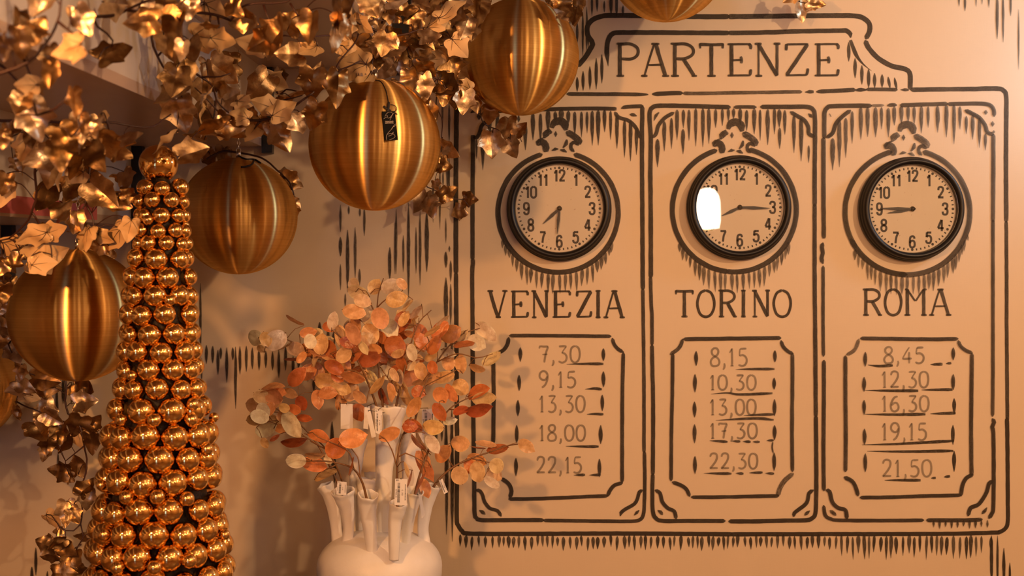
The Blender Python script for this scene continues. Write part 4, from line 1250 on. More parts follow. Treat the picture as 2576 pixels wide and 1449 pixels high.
# ------------------------------------------------------------------ papery pod branches standing in the vase
MPOD = mat_disc()
MTWIG = mat_tint('pod_twig', 0.5)
MPAPER = plain('white_tag_card', (0.88, 0.86, 0.85), 0.45)
MBAR = plain('black_print', (0.02, 0.02, 0.02), 0.5)
TWC = (0.20, 0.095, 0.034, 1)
PAL = {'c': ((1.0, 0.80, 0.50), .90), 'C': ((1.0, 0.92, 0.74), .97), 'g': ((0.95, 0.65, 0.31), .88), 'g2': ((0.94, 0.70, 0.40), .86), 'c2': ((0.97, 0.74, 0.41), .9),
       'o': ((0.90, 0.46, 0.18), .92), 'o2': ((0.93, 0.56, 0.30), .88), 'r': ((0.76, 0.27, 0.09), .95), 'R': ((0.58, 0.16, 0.058), .96)}
Z1 = """1065 180 110 90 80 c;1095 245 170 110 20 c;1230 200 130 100 -60 g;1360 195 160 110 -20 C;1450 175 110 70 45 g;1405 300 170 120 -15 g;1130 310 140 100 20 c;1062 400 185 110 10 g;1180 430 150 90 -70 C;1275 450 180 130 75 o2;1350 530 160 130 40 C;
1060 575 190 110 70 o2;895 480 155 85 -80 C;955 590 160 80 85 g;1195 580 170 130 70 g;1395 680 180 150 50 r;1480 520 150 45 -45 r;1610 640 150 90 60 r;1535 730 140 80 80 C;1515 580 90 50 20 o;1845 580 180 130 -30 o;2130 560 210 110 40 C;2055 650 150 120 30 C;
1955 670 170 45 -10 r;1940 600 120 60 -50 c;1826 730 120 70 20 C;2180 790 170 75 -35 c;2060 855 130 60 15 g;1830 815 120 100 80 g;1930 820 150 90 80 g;1605 880 140 95 75 g;1790 930 180 90 -15 g;1925 1010 140 120 40 g;1615 965 170 60 -20 g;1700 850 110 80 70 r;
1450 820 130 80 80 r;1330 890 150 110 40 C;1440 930 130 60 80 C;1390 910 120 60 60 c;1255 1000 170 60 -50 g;1190 785 190 110 -15 R;1080 735 150 85 -60 r;980 750 140 110 -40 g;990 810 170 60 -60 g;905 850 170 100 30 r;870 700 150 100 60 r;780 700 160 70 -50 g;
760 780 140 50 -60 c;710 640 120 90 75 C;690 570 130 80 -10 o;590 700 140 100 15 c;430 630 190 140 -35 C;265 610 130 120 0 C;350 620 120 90 70 g;310 700 80 50 40 c;585 470 160 40 30 g;590 780 180 30 0 R;640 770 110 60 -50 o;600 930 190 110 -45 r;690 890 150 110 -40 o;
825 960 170 120 0 g;1055 930 190 90 10 o;1060 880 150 50 -10 r;964 1020 150 100 20 g;850 1060 150 90 0 o;955 1110 170 70 -80 o;1045 1055 150 100 -60 g;770 1105 150 90 80 o;1110 1090 130 80 40 o2;1100 1215 140 110 70 r;1300 1090 150 60 70 r;1365 1050 150 50 80 o;
1480 1080 220 85 65 g;1550 1170 180 90 -60 o;1585 1050 110 100 20 r;1765 1070 140 110 60 o;1850 1060 160 80 60 o;1755 1210 160 90 60 r;2065 1050 190 80 -25 r;2115 1100 190 100 -5 g2;2070 1190 210 100 -10 R;1930 1200 130 60 -20 R;1840 1285 110 60 -10 C;
1705 1335 170 115 5 g;1545 1320 150 90 30 r;410 1080 170 130 10 o2;545 1060 120 80 20 g;280 1160 180 130 10 c;265 1270 150 90 -10 g2;400 1010 200 40 -10 o;640 1140 120 90 60 R;580 1190 110 80 30 r;350 1350 180 120 -20 C;480 1345 120 70 0 o;560 1310 230 130 55 C;
500 1180 90 70 30 g;320 1090 150 110 30 c;420 1130 140 100 -30 g;300 1250 150 100 20 C;400 1290 150 110 40 c;500 1240 130 90 -20 g2;330 1200 130 100 60 C;450 1050 120 80 10 o;380 1190 120 80 -60 o;660 1260 120 60 10 R;1560 400 150 40 -50 c;1500 350 120 40 -50 c;1760 500 170 50 -50 c;1470 460 130 70 -60 g;1700 560 150 40 -30 g;1010 650 130 80 20 R;1240 700 110 70 30 o;1140 690 120 60 60 c;1290 770 110 70 50 r;1560 800 150 35 -8 r;
1420 740 110 60 -20 g;930 930 110 70 30 r;1290 610 110 70 60 r;1690 760 120 60 -35 g"""
Z2 = """1350 300 180 100 -25 o;1515 240 120 90 0 R;1610 370 190 60 60 C;1700 375 170 90 60 C;1600 390 220 50 45 o;1630 560 250 70 60 r;1625 500 160 80 50 o;1925 375 150 125 0 g;1785 460 160 110 -50 o;2225 425 170 60 -10 r;2130 390 170 35 10 g;2060 405 120 18 5 r;2455 395 150 90 35 g;
2060 510 160 90 20 o;2000 560 130 80 70 r;1920 635 160 125 75 c2;2065 605 165 125 80 c2;2220 555 120 115 30 c;2200 625 130 110 30 c;2180 690 140 70 30 C;1640 735 150 80 70 o;1600 700 180 25 -65 r;1520 670 150 20 -75 r;1485 590 130 20 75 g;915 415 170 150 -50 r;
1050 335 210 150 -10 o;780 320 180 70 20 r;575 360 200 80 -5 R;595 515 160 120 5 C;740 545 200 105 15 r;835 625 190 60 -25 g;745 470 150 60 0 g;860 500 90 70 40 C;1050 560 150 25 -75 r;420 330 90 30 -35 R;340 370 90 60 60 g"""
pods = []
for blk, oy in ((Z1, 660), (Z2, 999)):
    for it in blk.replace('\n', '').split(';'):
        x, y, L, W, a, c = it.split()
        pods.append((560 + float(x) / 3.22, oy + float(y) / 3.22, float(L) / 3.22, float(W) / 3.22, float(a), c))
rp = random.Random(21)
for i in range(64):                      # pods further back in the bunch
    a_, q_ = rp.uniform(0, 2 * PI), rp.random() ** .6
    pods.append((955 + 190 * q_ * math.cos(a_), 885 + 95 * q_ * math.sin(a_), rp.uniform(40, 58), rp.uniform(24, 38), rp.uniform(-90, 90), rp.choice(('g', 'g', 'c', 'o', 'r', 'C', 'c', 'o2', 'o', 'g2', 'r'))))
NFRONT = len(pods) - 64
# branches: path in photo pixels from the spout upward, depth at foot and tip
BR = [
    ('papery pod branch in the front spout, with the largest barcode tag', [(1000, 1290), (998, 1240), (999, 1190), (1001, 1150), (1010, 1105), (1034, 1050), (1062, 985), (1085, 930)], -.55, -.42, [[(999, 1180), (985, 1130), (968, 1103), (955, 1095)], [(1003, 1150), (1020, 1140), (1040, 1148), (1062, 1160)], [(1015, 1095), (1040, 1082), (1070, 1090)]]),
    ('papery pod branch in the tall centre spout, rising straight up', [(968, 1060), (962, 1010), (955, 950), (950, 880), (948, 800), (952, 740), (965, 700)], -.37, -.36, [[(950, 880), (930, 830), (900, 800), (880, 790)], [(948, 800), (930, 760), (910, 730)], [(950, 780), (975, 750), (1005, 745)]]),
    ('papery pod branch leaning up left out of the tall centre spout', [(955, 1050), (940, 1000), (918, 945), (895, 900), (868, 860), (835, 830)], -.38, -.47, [[(918, 945), (880, 930), (840, 935)], [(895, 900), (860, 880), (830, 890)]]),
    ('papery pod branch leaning up right out of the tall centre spout', [(990, 1055), (1003, 990), (1020, 920), (1035, 860), (1055, 810), (1085, 780)], -.37, -.33, [[(1020, 920), (1050, 890), (1080, 860)], [(1003, 990), (975, 950), (960, 930)]]),
    ('papery pod branch arching up left from the back left spout', [(899, 1130), (880, 1070), (850, 1005), (815, 940), (775, 890), (735, 860), (690, 845), (650, 850)], -.30, -.42, [[(815, 940), (780, 945), (750, 960)], [(850, 1005), (810, 985), (790, 990)], [(735, 860), (700, 880), (670, 860)]]),
    ('papery pod branch drooping far left beside the shadow on the wall', [(866, 1252), (838, 1190), (800, 1120), (760, 1072), (715, 1040), (680, 1020), (650, 1010)], -.44, -.46, [[(760, 1072), (720, 1060), (670, 1060), (645, 1075)], [(715, 1040), (680, 1035), (640, 1045)], [(800, 1120), (770, 1100), (730, 1090)]]),
    ('papery pod branch leaning lower left with a cream and a rust pod', [(924, 1262), (912, 1215), (890, 1180), (850, 1165), (815, 1160), (770, 1160)], -.52, -.58, [[(890, 1180), (880, 1140), (850, 1120), (800, 1100)], [(905, 1200), (900, 1150), (885, 1130)]]),
    ('papery pod branch with a small barcode tag in the left spout', [(872, 1262), (862, 1215), (845, 1170), (820, 1130), (795, 1105), (765, 1090)], -.42, -.52, [[(845, 1170), (810, 1185)], [(820, 1130), (780, 1110)]]),
    ('papery pod branch stretching low to the right over the painted timetable', [(1084, 1235), (1105, 1205), (1140, 1175), (1185, 1153), (1230, 1138), (1275, 1122), (1320, 1115)], -.36, -.22, [[(1185, 1153), (1215, 1160), (1260, 1170)], [(1140, 1175), (1160, 1180), (1165, 1190)], [(1230, 1138), (1280, 1120), (1300, 1113)], [(1140, 1175), (1125, 1150), (1120, 1130)]]),
    ('papery pod branch reaching up right with dark rust pods', [(1042, 1250), (1056, 1195), (1075, 1140), (1100, 1075), (1130, 1030), (1170, 1005), (1215, 990)], -.45, -.30, [[(1100, 1075), (1110, 1040), (1105, 1010)], [(1130, 1030), (1160, 1030), (1200, 1020)], [(1056, 1195), (1065, 1160), (1060, 1130)]]),
    ('papery pod branch reaching highest on the right, a pale pod at its tip', [(1037, 1120), (1046, 1050), (1070, 970), (1100, 910), (1130, 870), (1165, 840), (1210, 825)], -.27, -.20, [[(1070, 970), (1110, 950), (1150, 930)], [(1100, 910), (1150, 890), (1200, 900), (1240, 890)], [(1130, 870), (1150, 860), (1180, 870)]]),
]


def pod(mb, c, L, W, ang, roll, tilt, col, op, rnd):
    """thin double-skinned oval pod, centre c, long axis at ang degrees in the picture"""
    a = math.radians(ang)
    ax = Vector((math.cos(a), 0, -math.sin(a)))
    no = Vector((0, -1, 0))
    sd = ax.cross(no)
    ax2 = (ax * math.cos(tilt) + no * math.sin(tilt)).normalized()
    no2 = (no * math.cos(tilt) - ax * math.sin(tilt)).normalized()
    sd2 = (sd * math.cos(roll) + no2 * math.sin(roll)).normalized()
    no3 = sd2.cross(ax2).normalized()
    nu, nv = 14, 4
    vs, fs, cs = [], [], []
    bend, cup = rnd.uniform(-.10, .10), rnd.uniform(.02, .10)
    tipe = rnd.choice((1.06, 1.14, 1.0))
    for skin in (0, 1):
        for i in range(nu + 1):
            u = -1 + 2 * i / nu
            w = (max(0, 1 - abs(u) ** 2.2)) ** .62
            uu = u * (tipe if u > .95 else 1)
            for j in range(-nv, nv + 1):
                v = j / nv * w
                th = 0.0006 * (1 if skin else -1) * (1 - (j / nv) ** 2) * w
                h = cup * v * v * W + bend * uu * uu * L + .035 * L * noise.noise(Vector((uu * 1.5 + rnd.seedv, v * 1.5, 2)))
                vs.append(c + ax2 * uu * L / 2 + sd2 * v * W / 2 + no3 * (h + th))
                e = 1.12 if abs(j) == nv else 1.0
                cs.append((min(1, col[0] * e), min(1, col[1] * e), min(1, col[2] * e), min(1, op + (.15 if abs(j) == nv else 0))))
    n1 = (nu + 1) * (2 * nv + 1)
    row = 2 * nv + 1
    for skin in (0, 1):
        for i in range(nu):
            for j in range(2 * nv):
                q = [i * row + j, i * row + j + 1, (i + 1) * row + j + 1, (i + 1) * row + j]
                q = [x + skin * n1 for x in q]
                fs.append(tuple(q) if skin else tuple(q[::-1]))
    mb.add(vs, fs, 0, cs)
    return c - ax2 * L / 2, c + ax2 * L / 2 * tipe


class Rn(random.Random): seedv = 0.0


br = []
for lb, path, y0, y1, twigs in BR:
    n = len(path)
    q3 = catmull([P(x, y, y0 + (y1 - y0) * i / (n - 1)) for i, (x, y) in enumerate(path)], 0.012)
    allp = list(q3)
    tw = []
    for tpts in twigs:
        b = min(q3, key=lambda p: (p - P(tpts[0][0], tpts[0][1], p.y)).length)
        dv = R.uniform(-.05, .03)
        t3 = catmull([b] + [P(x, y, b.y + dv * (i + 1) / len(tpts)) for i, (x, y) in enumerate(tpts[1:])], 0.012)
        tw.append(t3); allp += t3[2:]
    br.append(dict(label=lb, q=q3, tw=tw, all=allp, pods=[]))
CAMV = Vector((0, -DCAM, ZCAM))


def proj(p):
    d = p.y + DCAM
    return 1288 + p.x * FPX / d, 724.5 - (p.z - ZCAM) * FPX / d


for i, pd in enumerate(pods):
    best, bd, bp = None, 1e9, None
    for b in br:
        for p in b['all'][int(len(b['q']) * .3):]:
            x, y = proj(p)
            d = math.hypot(x - pd[0], y - pd[1])
            if d < bd: best, bd, bp = b, d, p
    best['pods'].append((pd, bp if i < NFRONT else bp + Vector((0, .05, 0))))
for bi, b in enumerate(br):
    foot = b['q'][0]
    root = empty('pod_branch', foot, b['label'], 'dried flower branch', 'papery pod branches in the white vase')
    tw = MB()
    n = len(b['q'])
    tw.tube(b['q'], [0.0034 - 0.0022 * i / n for i in range(n)], 7, 0, col=TWC)
    for t3 in b['tw']: tw.tube(t3, [0.0019 - 0.0010 * i / len(t3) for i in range(len(t3))], 6, 0, col=(0.26, 0.125, 0.045, 1))
    for (px, py, L, W, a, c), bp in b['pods']:
        rnd = Rn(int(px * 13 + py * 7)); rnd.seedv = rnd.uniform(0, 50)
        col, op = PAL[c]
        f = rnd.uniform(.88, 1.1)
        col = (col[0] * f, col[1] * f * rnd.uniform(.93, 1.07), col[2] * f)
        Y = min(-.06, bp.y + rnd.uniform(-.055, .045))
        w2 = W
        roll = rnd.uniform(-.4, .4)
        if W < .5 * L: roll = rnd.choice((-1, 1)) * math.acos(min(1, max(.12, W / (.68 * L)))); w2 = .68 * L
        elif W < .62 * L: w2 = W / math.cos(roll)
        m = MB()
        e0, e1 = pod(m, P(px, py, Y), M(L, Y) * 1.06, M(w2, Y) * 1.12, a, roll, rnd.uniform(-.3, .3), col, op, rnd)
        m.build('pod', MPOD, root, loc=P(px, py, Y))
        e = e0 if (e0 - bp).length < (e1 - bp).length else e1
        d = (e - bp).length
        if d < .30:
            mid = bp.lerp(e, .5) + Vector((0, 0, min(.02, d * .15)))
            tw.tube(catmull([bp, mid, e], 0.012), 0.0010, 5, 0, col=(0.24, 0.115, 0.04, 1))
    tw.build('twigs', MTWIG, root)
    b['root'] = root


def price_tag(b, quad, Y, printed=True, dY=(0, 0, 0, 0)):
    """quad: photo pixels TL TR BR BL"""
    c = [P(x, y, Y + dy) for (x, y), dy in zip(quad, dY)]
    m = MB()
    n_ = (c[1] - c[0]).cross(c[3] - c[0]).normalized()
    if n_.y > 0: n_ = -n_

    def at(u, v, d=0): return c[0].lerp(c[1], u).lerp(c[3].lerp(c[2], u), v) + n_ * d
    m.add([at(0, 0), at(1, 0), at(1, 1), at(0, 1), at(0, 0, -.0005), at(1, 0, -.0005), at(1, 1, -.0005), at(0, 1, -.0005)],
          [(0, 1, 2, 3), (7, 6, 5, 4), (0, 4, 5, 1), (1, 5, 6, 2), (2, 6, 7, 3), (3, 7, 4, 0)], 0, flat=True)
    if printed:
        v = .16; rr_ = random.Random(5)
        while v < .89:
            h_ = rr_.choice((.008, .008, .014, .022))
            m.add([at(.22, v, .0002), at(.43, v, .0002), at(.43, min(.9, v + h_), .0002), at(.22, min(.9, v + h_), .0002)], [(0, 1, 2, 3)], 1, flat=True)
            v += h_ + rr_.choice((.007, .010, .014))
        W_, H_ = (c[1] - c[0]).length, (c[3] - c[0]).length
        text_mesh(m, '654466.25', H_ * .075, lambda x, y: at(.07 + y / W_, .80 - (.42 - x / H_) * 1.0 if False else .40 + x / H_, .0002), 1)
        text_mesh(m, '€ 7.00', H_ * .085, lambda x, y: at(.56 - 0 + (.012 - y) / W_ * .0 + (H_ * .06 - y) / W_, .40 + x / H_, .0002), 1)
        v = .2
        while v < .78:
            h_ = rr_.uniform(.02, .06)
            m.add([at(.84, v, .0002), at(.89, v, .0002), at(.89, v + h_, .0002), at(.84, v + h_, .0002)], [(0, 1, 2, 3)], 1, flat=True); v += h_ + .012
        for u in (.1, .14, .18, .24, .30): m.add([at(u, .03, .0002), at(u + .022, .03, .0002), at(u + .022, .09, .0002), at(u, .09, .0002)], [(0, 1, 2, 3)], 1, flat=True)
    o = m.build('price_tag', [MPAPER, MBAR], b['root'], smooth=False)
    o['label'] = 'white barcode price tag' if printed else 'blank back of a white price tag'
    e = min(b['all'], key=lambda p: (p - at(.5, 0)).length)
    s_ = MB(); s_.tube([at(.5, .03), at(.5, -.03), e], 0.0007, 5); s_.build('tag_loop', MCORD, b['root'])


price_tag(br[0], [(994, 1204), (1024, 1205), (1023, 1272), (992, 1270)], -.585)
price_tag(br[7], [(849, 1210), (872, 1213), (871, 1246), (846, 1244)], -.468)
price_tag(br[1], [(943, 1030), (962, 1033), (960, 1095), (944, 1088)], -.455)
price_tag(br[10], [(1061, 1029), (1092, 1028), (1094, 1092), (1062, 1094)], -.40)
price_tag(br[8], [(1104, 1208), (1113, 1204), (1127, 1238), (1117, 1243)], -.375)
price_tag(br[4], [(857, 1016), (887, 1016), (888, 1079), (857, 1079)], -.36, False)
price_tag(br[3], [(921, 1035), (932, 1033), (946, 1098), (935, 1102)], -.46, False)
price_tag(br[2], [(917, 1024), (931, 1022), (926, 1080), (914, 1078)], -.40, False)
price_tag(br[9], [(1052, 1238), (1060, 1246), (1069, 1296), (1061, 1304)], -.47, False)
# ------------------------------------------------------------------ gold ivy
HALF = [(0.025, 0.02), (0.10, -0.07), (0.22, -0.125), (0.34, -0.10), (0.42, 0.0), (0.425, 0.12), (0.405, 0.20), (0.45, 0.28), (0.505, 0.37), (0.535, 0.47), (0.47, 0.505), (0.385, 0.525), (0.315, 0.58), (0.255, 0.68), (0.175, 0.82), (0.085, 0.93), (0.012, 1.0)]
MIDY = [0.02, 0.03, 0.05, 0.075, 0.11, 0.16, 0.23, 0.29, 0.35, 0.41, 0.46, 0.51, 0.57, 0.68, 0.82, 0.93, 1.0]
GOLDS = [(0.62, 0.41, 0.20), (0.54, 0.33, 0.14), (0.70, 0.49, 0.27), (0.42, 0.25, 0.10), (0.76, 0.58, 0.38)]
PALES = [(0.74, 0.46, 0.20), (0.68, 0.41, 0.17), (0.78, 0.51, 0.25)]


def ivy_leaf(mb, base, tipdir, normal, L, rnd, veins):
    t = tipdir.normalized(); n = (normal - t * normal.dot(t)).normalized(); s = t.cross(n)
    fold, droop, wav = rnd.uniform(-.15, .6), rnd.uniform(-.42, .42), rnd.uniform(.07, .18)
    sd = rnd.uniform(0, 60)
    wid = rnd.uniform(.88, 1.12)
    g = rnd.choice(GOLDS); f = rnd.uniform(.85, 1.1)
    cf = (g[0] * f, g[1] * f, g[2] * f, 1)
    p_ = rnd.choice(PALES); cb = (*p_, 1)
    cols = (0.0, 0.3, 0.65, 1.0)
    lob = rnd.uniform(.92, 1.1)
    narrow = rnd.uniform(.0, .22)
    curl = rnd.uniform(-.5, .5)

    def pos(x, y, d):
        x *= wid * (1 - narrow * max(0, 1 - abs(y - .05) * 2.2))
        z = fold * abs(x) + droop * y * y * .8 + wav * noise.noise(Vector((x * 2.6 + sd, y * 2.6, sd))) * 1.3 - .10 * math.sin(min(1, abs(x) / .55) * PI) * (.5 if fold > 0 else -.5)
        z += curl * x * abs(x) * .6 + .012 * min(1, max(0, (x * x + y * y) ** .5 - .12) / .3) * math.cos(abs(math.atan2(x, y + .05)) * 7)
        return base + (s * x + t * (y * lob) + n * (z + d)) * L
    vs, cs = [], []
    N = len(HALF); K = len(cols)
    lw = rnd.uniform(.78, 1.02)
    for skin in (0, 1):
        d = .010 if skin == 0 else -.010
        for sg in (1, -1):
            for i, (hx, hy) in enumerate(HALF):
                if 7 <= i <= 11: hx = hx * (1 - (1 - lw) * (1 - abs(i - 9) / 3))
                for c in cols:
                    x = sg * hx * c; y = MIDY[i] + (hy - MIDY[i]) * c
                    dd = d * (1 if c < 1 else .15)
                    vs.append(pos(x, y, dd)); cs.append(cf if skin == 0 else cb)
    ff, fb = [], []
    for skin in (0, 1):
        for h_ in (0, 1):
            o = (skin * 2 + h_) * N * K
            for i in range(N - 1):
                for k_ in range(K - 1):
                    q = (o + i * K + k_, o + i * K + k_ + 1, o + (i + 1) * K + k_ + 1, o + (i + 1) * K + k_)
                    if (skin + h_) % 2 == 0: q = q[::-1]
                    (ff if skin == 0 else fb).append(q)
    b = len(mb.v)
    mb.add(vs, ff, 0, cs)
    for q in fb:
        mb.f.append(tuple(i + b for i in q)); mb.m.append(1)
    if veins:
        for (ex, ey) in ((0, .62), (.30, .36), (-.30, .36), (.22, -.04), (-.22, -.04)):
            mb.tube([pos(ex * u, .02 + (ey - .02) * u, -.016) for u in (0, .2, .4, .6, .8, 1.0)], [L * .013, L * .012, L * .010, L * .008, L * .006, L * .003], 4, 2)


def leaf_px(mb, spec, Y, rnd, stems=None, pet=None):
    x, y, L, ang, side = spec
    a = math.radians(ang)
    tilt = rnd.uniform(-.45, .45)
    td = Vector((math.cos(a) * math.cos(tilt), -math.sin(tilt), -math.sin(a) * math.cos(tilt)))
    ro = rnd.uniform(-.55, .55)
    if side == 'E': ro = rnd.choice((-1, 1)) * rnd.uniform(1.0, 1.35)
    nrm = Vector((0, -1, 0)) if side != 'B' else Vector((0, 1, 0))
    sd = td.cross(nrm).normalized()
    nrm = (nrm * math.cos(ro) + sd * math.sin(ro)).normalized()
    Lw = M(L, Y) * .90
    base = P(x, y, Y) - td.normalized() * Lw * .44
    ivy_leaf(mb, base, td, nrm, Lw, rnd, side == 'B')
    return base


def vine(label, stems, leaves, fill=(), dens_fold=0, rad=0.0026):
    """stems: lists of (px, py, depth); leaves 'x y L ang side;' ; fill: (x0,y0,x1,y1,n,Y0,Y1)"""
    st = [catmull([P(x, y, Y) for x, y, Y in s], 0.012) for s in stems]
    root = empty('ivy_vine', st[0][0], label, 'artificial ivy', 'gold ivy vines draped under the stairs')
    fo, sm = MB(), MB()
    al = [p for s in st for p in s]
    for i, s in enumerate(st):
        n = len(s); r0 = rad if i == 0 else rad * .75
        sm.tube([p + Vector((.003 * noise.noise(p * 30), 0, .003 * noise.noise(p * 30 + Vector((5, 5, 5))))) for p in s], [r0 * (1.15 - .6 * j / n) for j in range(n)], 6, 0)
    pr = [(proj(p), p) for p in al]
    todo = []
    for it in leaves.replace('\n', '').split(';'):
        w = it.split()
        if len(w) < 5: continue
        todo.append(((float(w[0]), float(w[1]), float(w[2]), float(w[3]), w[4]), float(w[5]) if len(w) > 5 else None))
    rf = random.Random(len(label) * 31 + len(leaves))
    for (x0, y0, x1, y1, n, Ya, Yb) in fill:
        for i in range(n):
            todo.append(((rf.uniform(x0, x1), rf.uniform(y0, y1), rf.uniform(45, 82), rf.uniform(-60, 220), rf.choice('FFFBE')), rf.uniform(Ya, Yb)))
    for spec, Y in todo:
        rnd = random.Random(int(spec[0] * 7 + spec[1] * 13))
        (qx, qy), sp = min(pr, key=lambda q: (q[0][0] - spec[0]) ** 2 + (q[0][1] - spec[1]) ** 2)
        if Y is None: Y = sp.y + rnd.uniform(-.05, .04)
        base = leaf_px(fo, spec, Y, rnd)
        d = (base - sp).length
        if .004 < d < .16:
            mid = base.lerp(sp, .5) + Vector((0, 0, min(.015, d * .2)))
            sm.tube(catmull([sp, mid, base], .01), rad * .42, 5, 0)
    fo.build('foliage', [MLEAF, MBACK, MSTEM], root)
    sm.build('stem', MSTEM, root)
    return root


vine('blurred gold ivy vine nearest the camera in the top left corner', [[(-30, 195, -1.75), (40, 170, -1.75), (92, 138, -1.75), (118, 108, -1.74), (140, 70, -1.74), (152, 40, -1.74), (154, -40, -1.74)], [(147, 55, -1.74), (172, 75, -1.74), (197, 95, -1.74), (195, 112, -1.74)]],
     "42 62 95 100 F;50 108 88 95 F;88 72 85 -65 F;128 143 72 80 F;130 186 80 95 F;176 122 92 165 B;210 52 92 65 F;8 112 75 100 F;102 6 85 120 F")
vine('blurred gold ivy vine hanging at the left edge above the horizontal stem', [[(-30, 140, -1.58), (25, 185, -1.58), (48, 205, -1.58), (75, 222, -1.58), (85, 232, -1.58)], [(60, 150, -1.58), (80, 190, -1.58), (86, 215, -1.58), (78, 245, -1.58), (85, 262, -1.57), (92, 290, -1.56)], [(92, 290, -1.56), (140, 275, -1.58), (185, 235, -1.58), (190, 280, -1.58), (200, 320, -1.58), (180, 345, -1.58)]],
     "66 212 66 180 B;110 214 58 -5 B;58 240 62 120 B;80 296 105 80 F;52 262 70 100 F;187 258 85 88 F;203 318 80 92 F;168 352 100 60 F;8 352 60 90 F;236 316 62 -75 F;150 385 85 80 F")
vine('gold ivy vine at the top edge with one big dark heart-shaped leaf', [[(232, 44, -1.42), (262, 40, -1.42), (300, 34, -1.42), (325, 22, -1.42), (345, 10, -1.42), (420, -20, -1.42)], [(234, 44, -1.42), (246, 66, -1.42), (268, 82, -1.42), (282, 102, -1.42), (279, 116, -1.42)], [(325, 25, -1.42), (390, 30, -1.42), (440, 38, -1.42)]],
     "284 128 108 -38 F;290 8 100 10 F;348 26 92 120 F;412 12 100 80 F;450 76 120 95 F;458 128 62 100 F;368 56 90 175 F;476 20 70 100 F")
vine('gold ivy vine along the horizontal stem at mid height on the left', [[(-30, 304, -1.25), (60, 304, -1.25), (125, 306, -1.25), (180, 309, -1.25), (250, 306, -1.24), (310, 312, -1.22), (350, 320, -1.2), (385, 318, -1.18), (410, 302, -1.15), (428, 288, -1.12)], [(125, 307, -1.25), (70, 330, -1.2), (20, 345, -1.15), (-20, 350, -1.15)], [(270, 308, -1.24), (275, 330, -1.22), (268, 350, -1.2)]],
     "246 395 98 55 F;276 350 115 8 E;298 382 75 30 F;232 330 80 70 F;140 345 70 120 F;108 392 92 150 F;160 345 60 40 B;63 374 78 110 B;20 330 60 150 F;325 345 60 -30 F;262 300 40 60 B;80 345 70 60 F", [(0, 330, 330, 420, 4, -1.05, -.85)])
vine('gold ivy vine dropping past the red stripe toward the left ball', [[(110, 380, -1.05), (94, 395, -1.05), (87, 420, -1.05), (88, 455, -1.04), (92, 485, -1.03), (82, 525, -1.02), (62, 565, -1.0), (20, 600, -.98), (-20, 606, -.98)], [(82, 535, -1.02), (100, 565, -1.0), (118, 592, -1.0), (128, 625, -1.0), (132, 655, -1.0)], [(226, 410, -1.0), (222, 440, -1.0), (218, 480, -1.0), (213, 515, -1.0), (200, 535, -1.0), (180, 548, -1.0)], [(214, 512, -1.0), (228, 540, -1.0), (236, 570, -1.0), (222, 600, -1.0), (212, 625, -.98)]],
     "66 404 88 118 E;156 426 115 105 E;126 432 92 110 F;194 417 74 100 F;197 442 62 150 B;187 473 88 112 F;115 498 98 105 F;256 482 95 42 F;288 508 82 20 F;162 533 88 60 F;196 553 55 80 F;85 592 84 165 B;134 582 64 -20 B;24 614 74 200 B;112 646 105 -12 B;109 662 74 -12 B;55 637 52 180 F;35 658 52 180 F;8 670 52 120 F;220 597 62 100 B;249 618 62 180 F;288 600 92 130 B;326 576 62 100 B;258 597 60 30 B;191 564 62 95 F;10 460 64 100 F;12 484 72 110 B;328 494 62 20 F;9 738 62 100 F;320 450 60 60 F", [(0, 400, 330, 640, 9, -.8, -.5)])
vine('gold ivy vine down the left edge beside the left ball', [[(-10, 620, -.55), (10, 690, -.5), (20, 760, -.45), (12, 830, -.4), (30, 890, -.35), (60, 930, -.3), (88, 945, -.28)], [(60, 925, -.3), (55, 960, -.28), (50, 980, -.28)]],
     "13 812 74 60 F;20 824 60 20 F;10 845 62 100 F;38 888 74 55 F;54 933 45 100 F;57 970 62 30 F;48 985 64 180 B;74 998 52 20 B;41 1040 52 90 F;8 700 60 70 F;5 770 55 100 F;30 720 50 80 F;64 610 60 100 F;20 660 60 60 F")
vine('gold ivy vine trailing down the wall left of the bauble tower', [[(160, 940, -.2), (167, 975, -.2), (163, 1008, -.2), (172, 1040, -.2), (195, 1062, -.2), (206, 1090, -.2), (212, 1122, -.2), (218, 1155, -.19), (215, 1190, -.19), (207, 1218, -.19), (203, 1250, -.19), (208, 1285, -.19), (204, 1318, -.19), (208, 1350, -.19), (190, 1385, -.19), (160, 1425, -.19), (140, 1470, -.19)],
     [(40, 1010, -.22), (70, 1025, -.22), (95, 1035, -.22), (150, 1058, -.2), (185, 1066, -.2)], [(212, 1122, -.2), (190, 1140, -.2), (165, 1160, -.2), (162, 1175, -.2)], [(204, 1318, -.19), (185, 1335, -.2), (165, 1335, -.2), (150, 1325, -.2), (140, 1312, -.2)], [(207, 1255, -.19), (190, 1262, -.2), (182, 1278, -.2)], [(205, 1370, -.19), (180, 1385, -.2)]],
     "112 955 78 10 F;115 977 62 0 F;212 973 78 15 F;215 1011 68 -10 F;115 1032 90 -82 F;132 1050 62 30 F;100 1086 78 50 F;149 1095 64 70 F;194 1072 78 120 F;207 1070 52 20 F;120 1122 64 100 F;169 1115 64 20 F;237 1066 58 -60 F;231 1113 64 85 F;199 1106 52 80 B;114 1137 52 110 F;151 1186 64 190 F;196 1170 68 -88 F;169 1199 48 180 F;217 1224 64 -60 F;219 1254 54 90 F;167 1288 70 90 F;187 1297 52 60 F;135 1306 58 40 B;146 1336 34 170 F;112 1370 64 200 F;144 1367 54 160 F;167 1379 64 30 F;126 1397 54 170 F;180 1411 64 100 F;160 1406 54 90 F;155 1442 64 0 F;210 1352 44 180 F;205 1440 50 60 F")
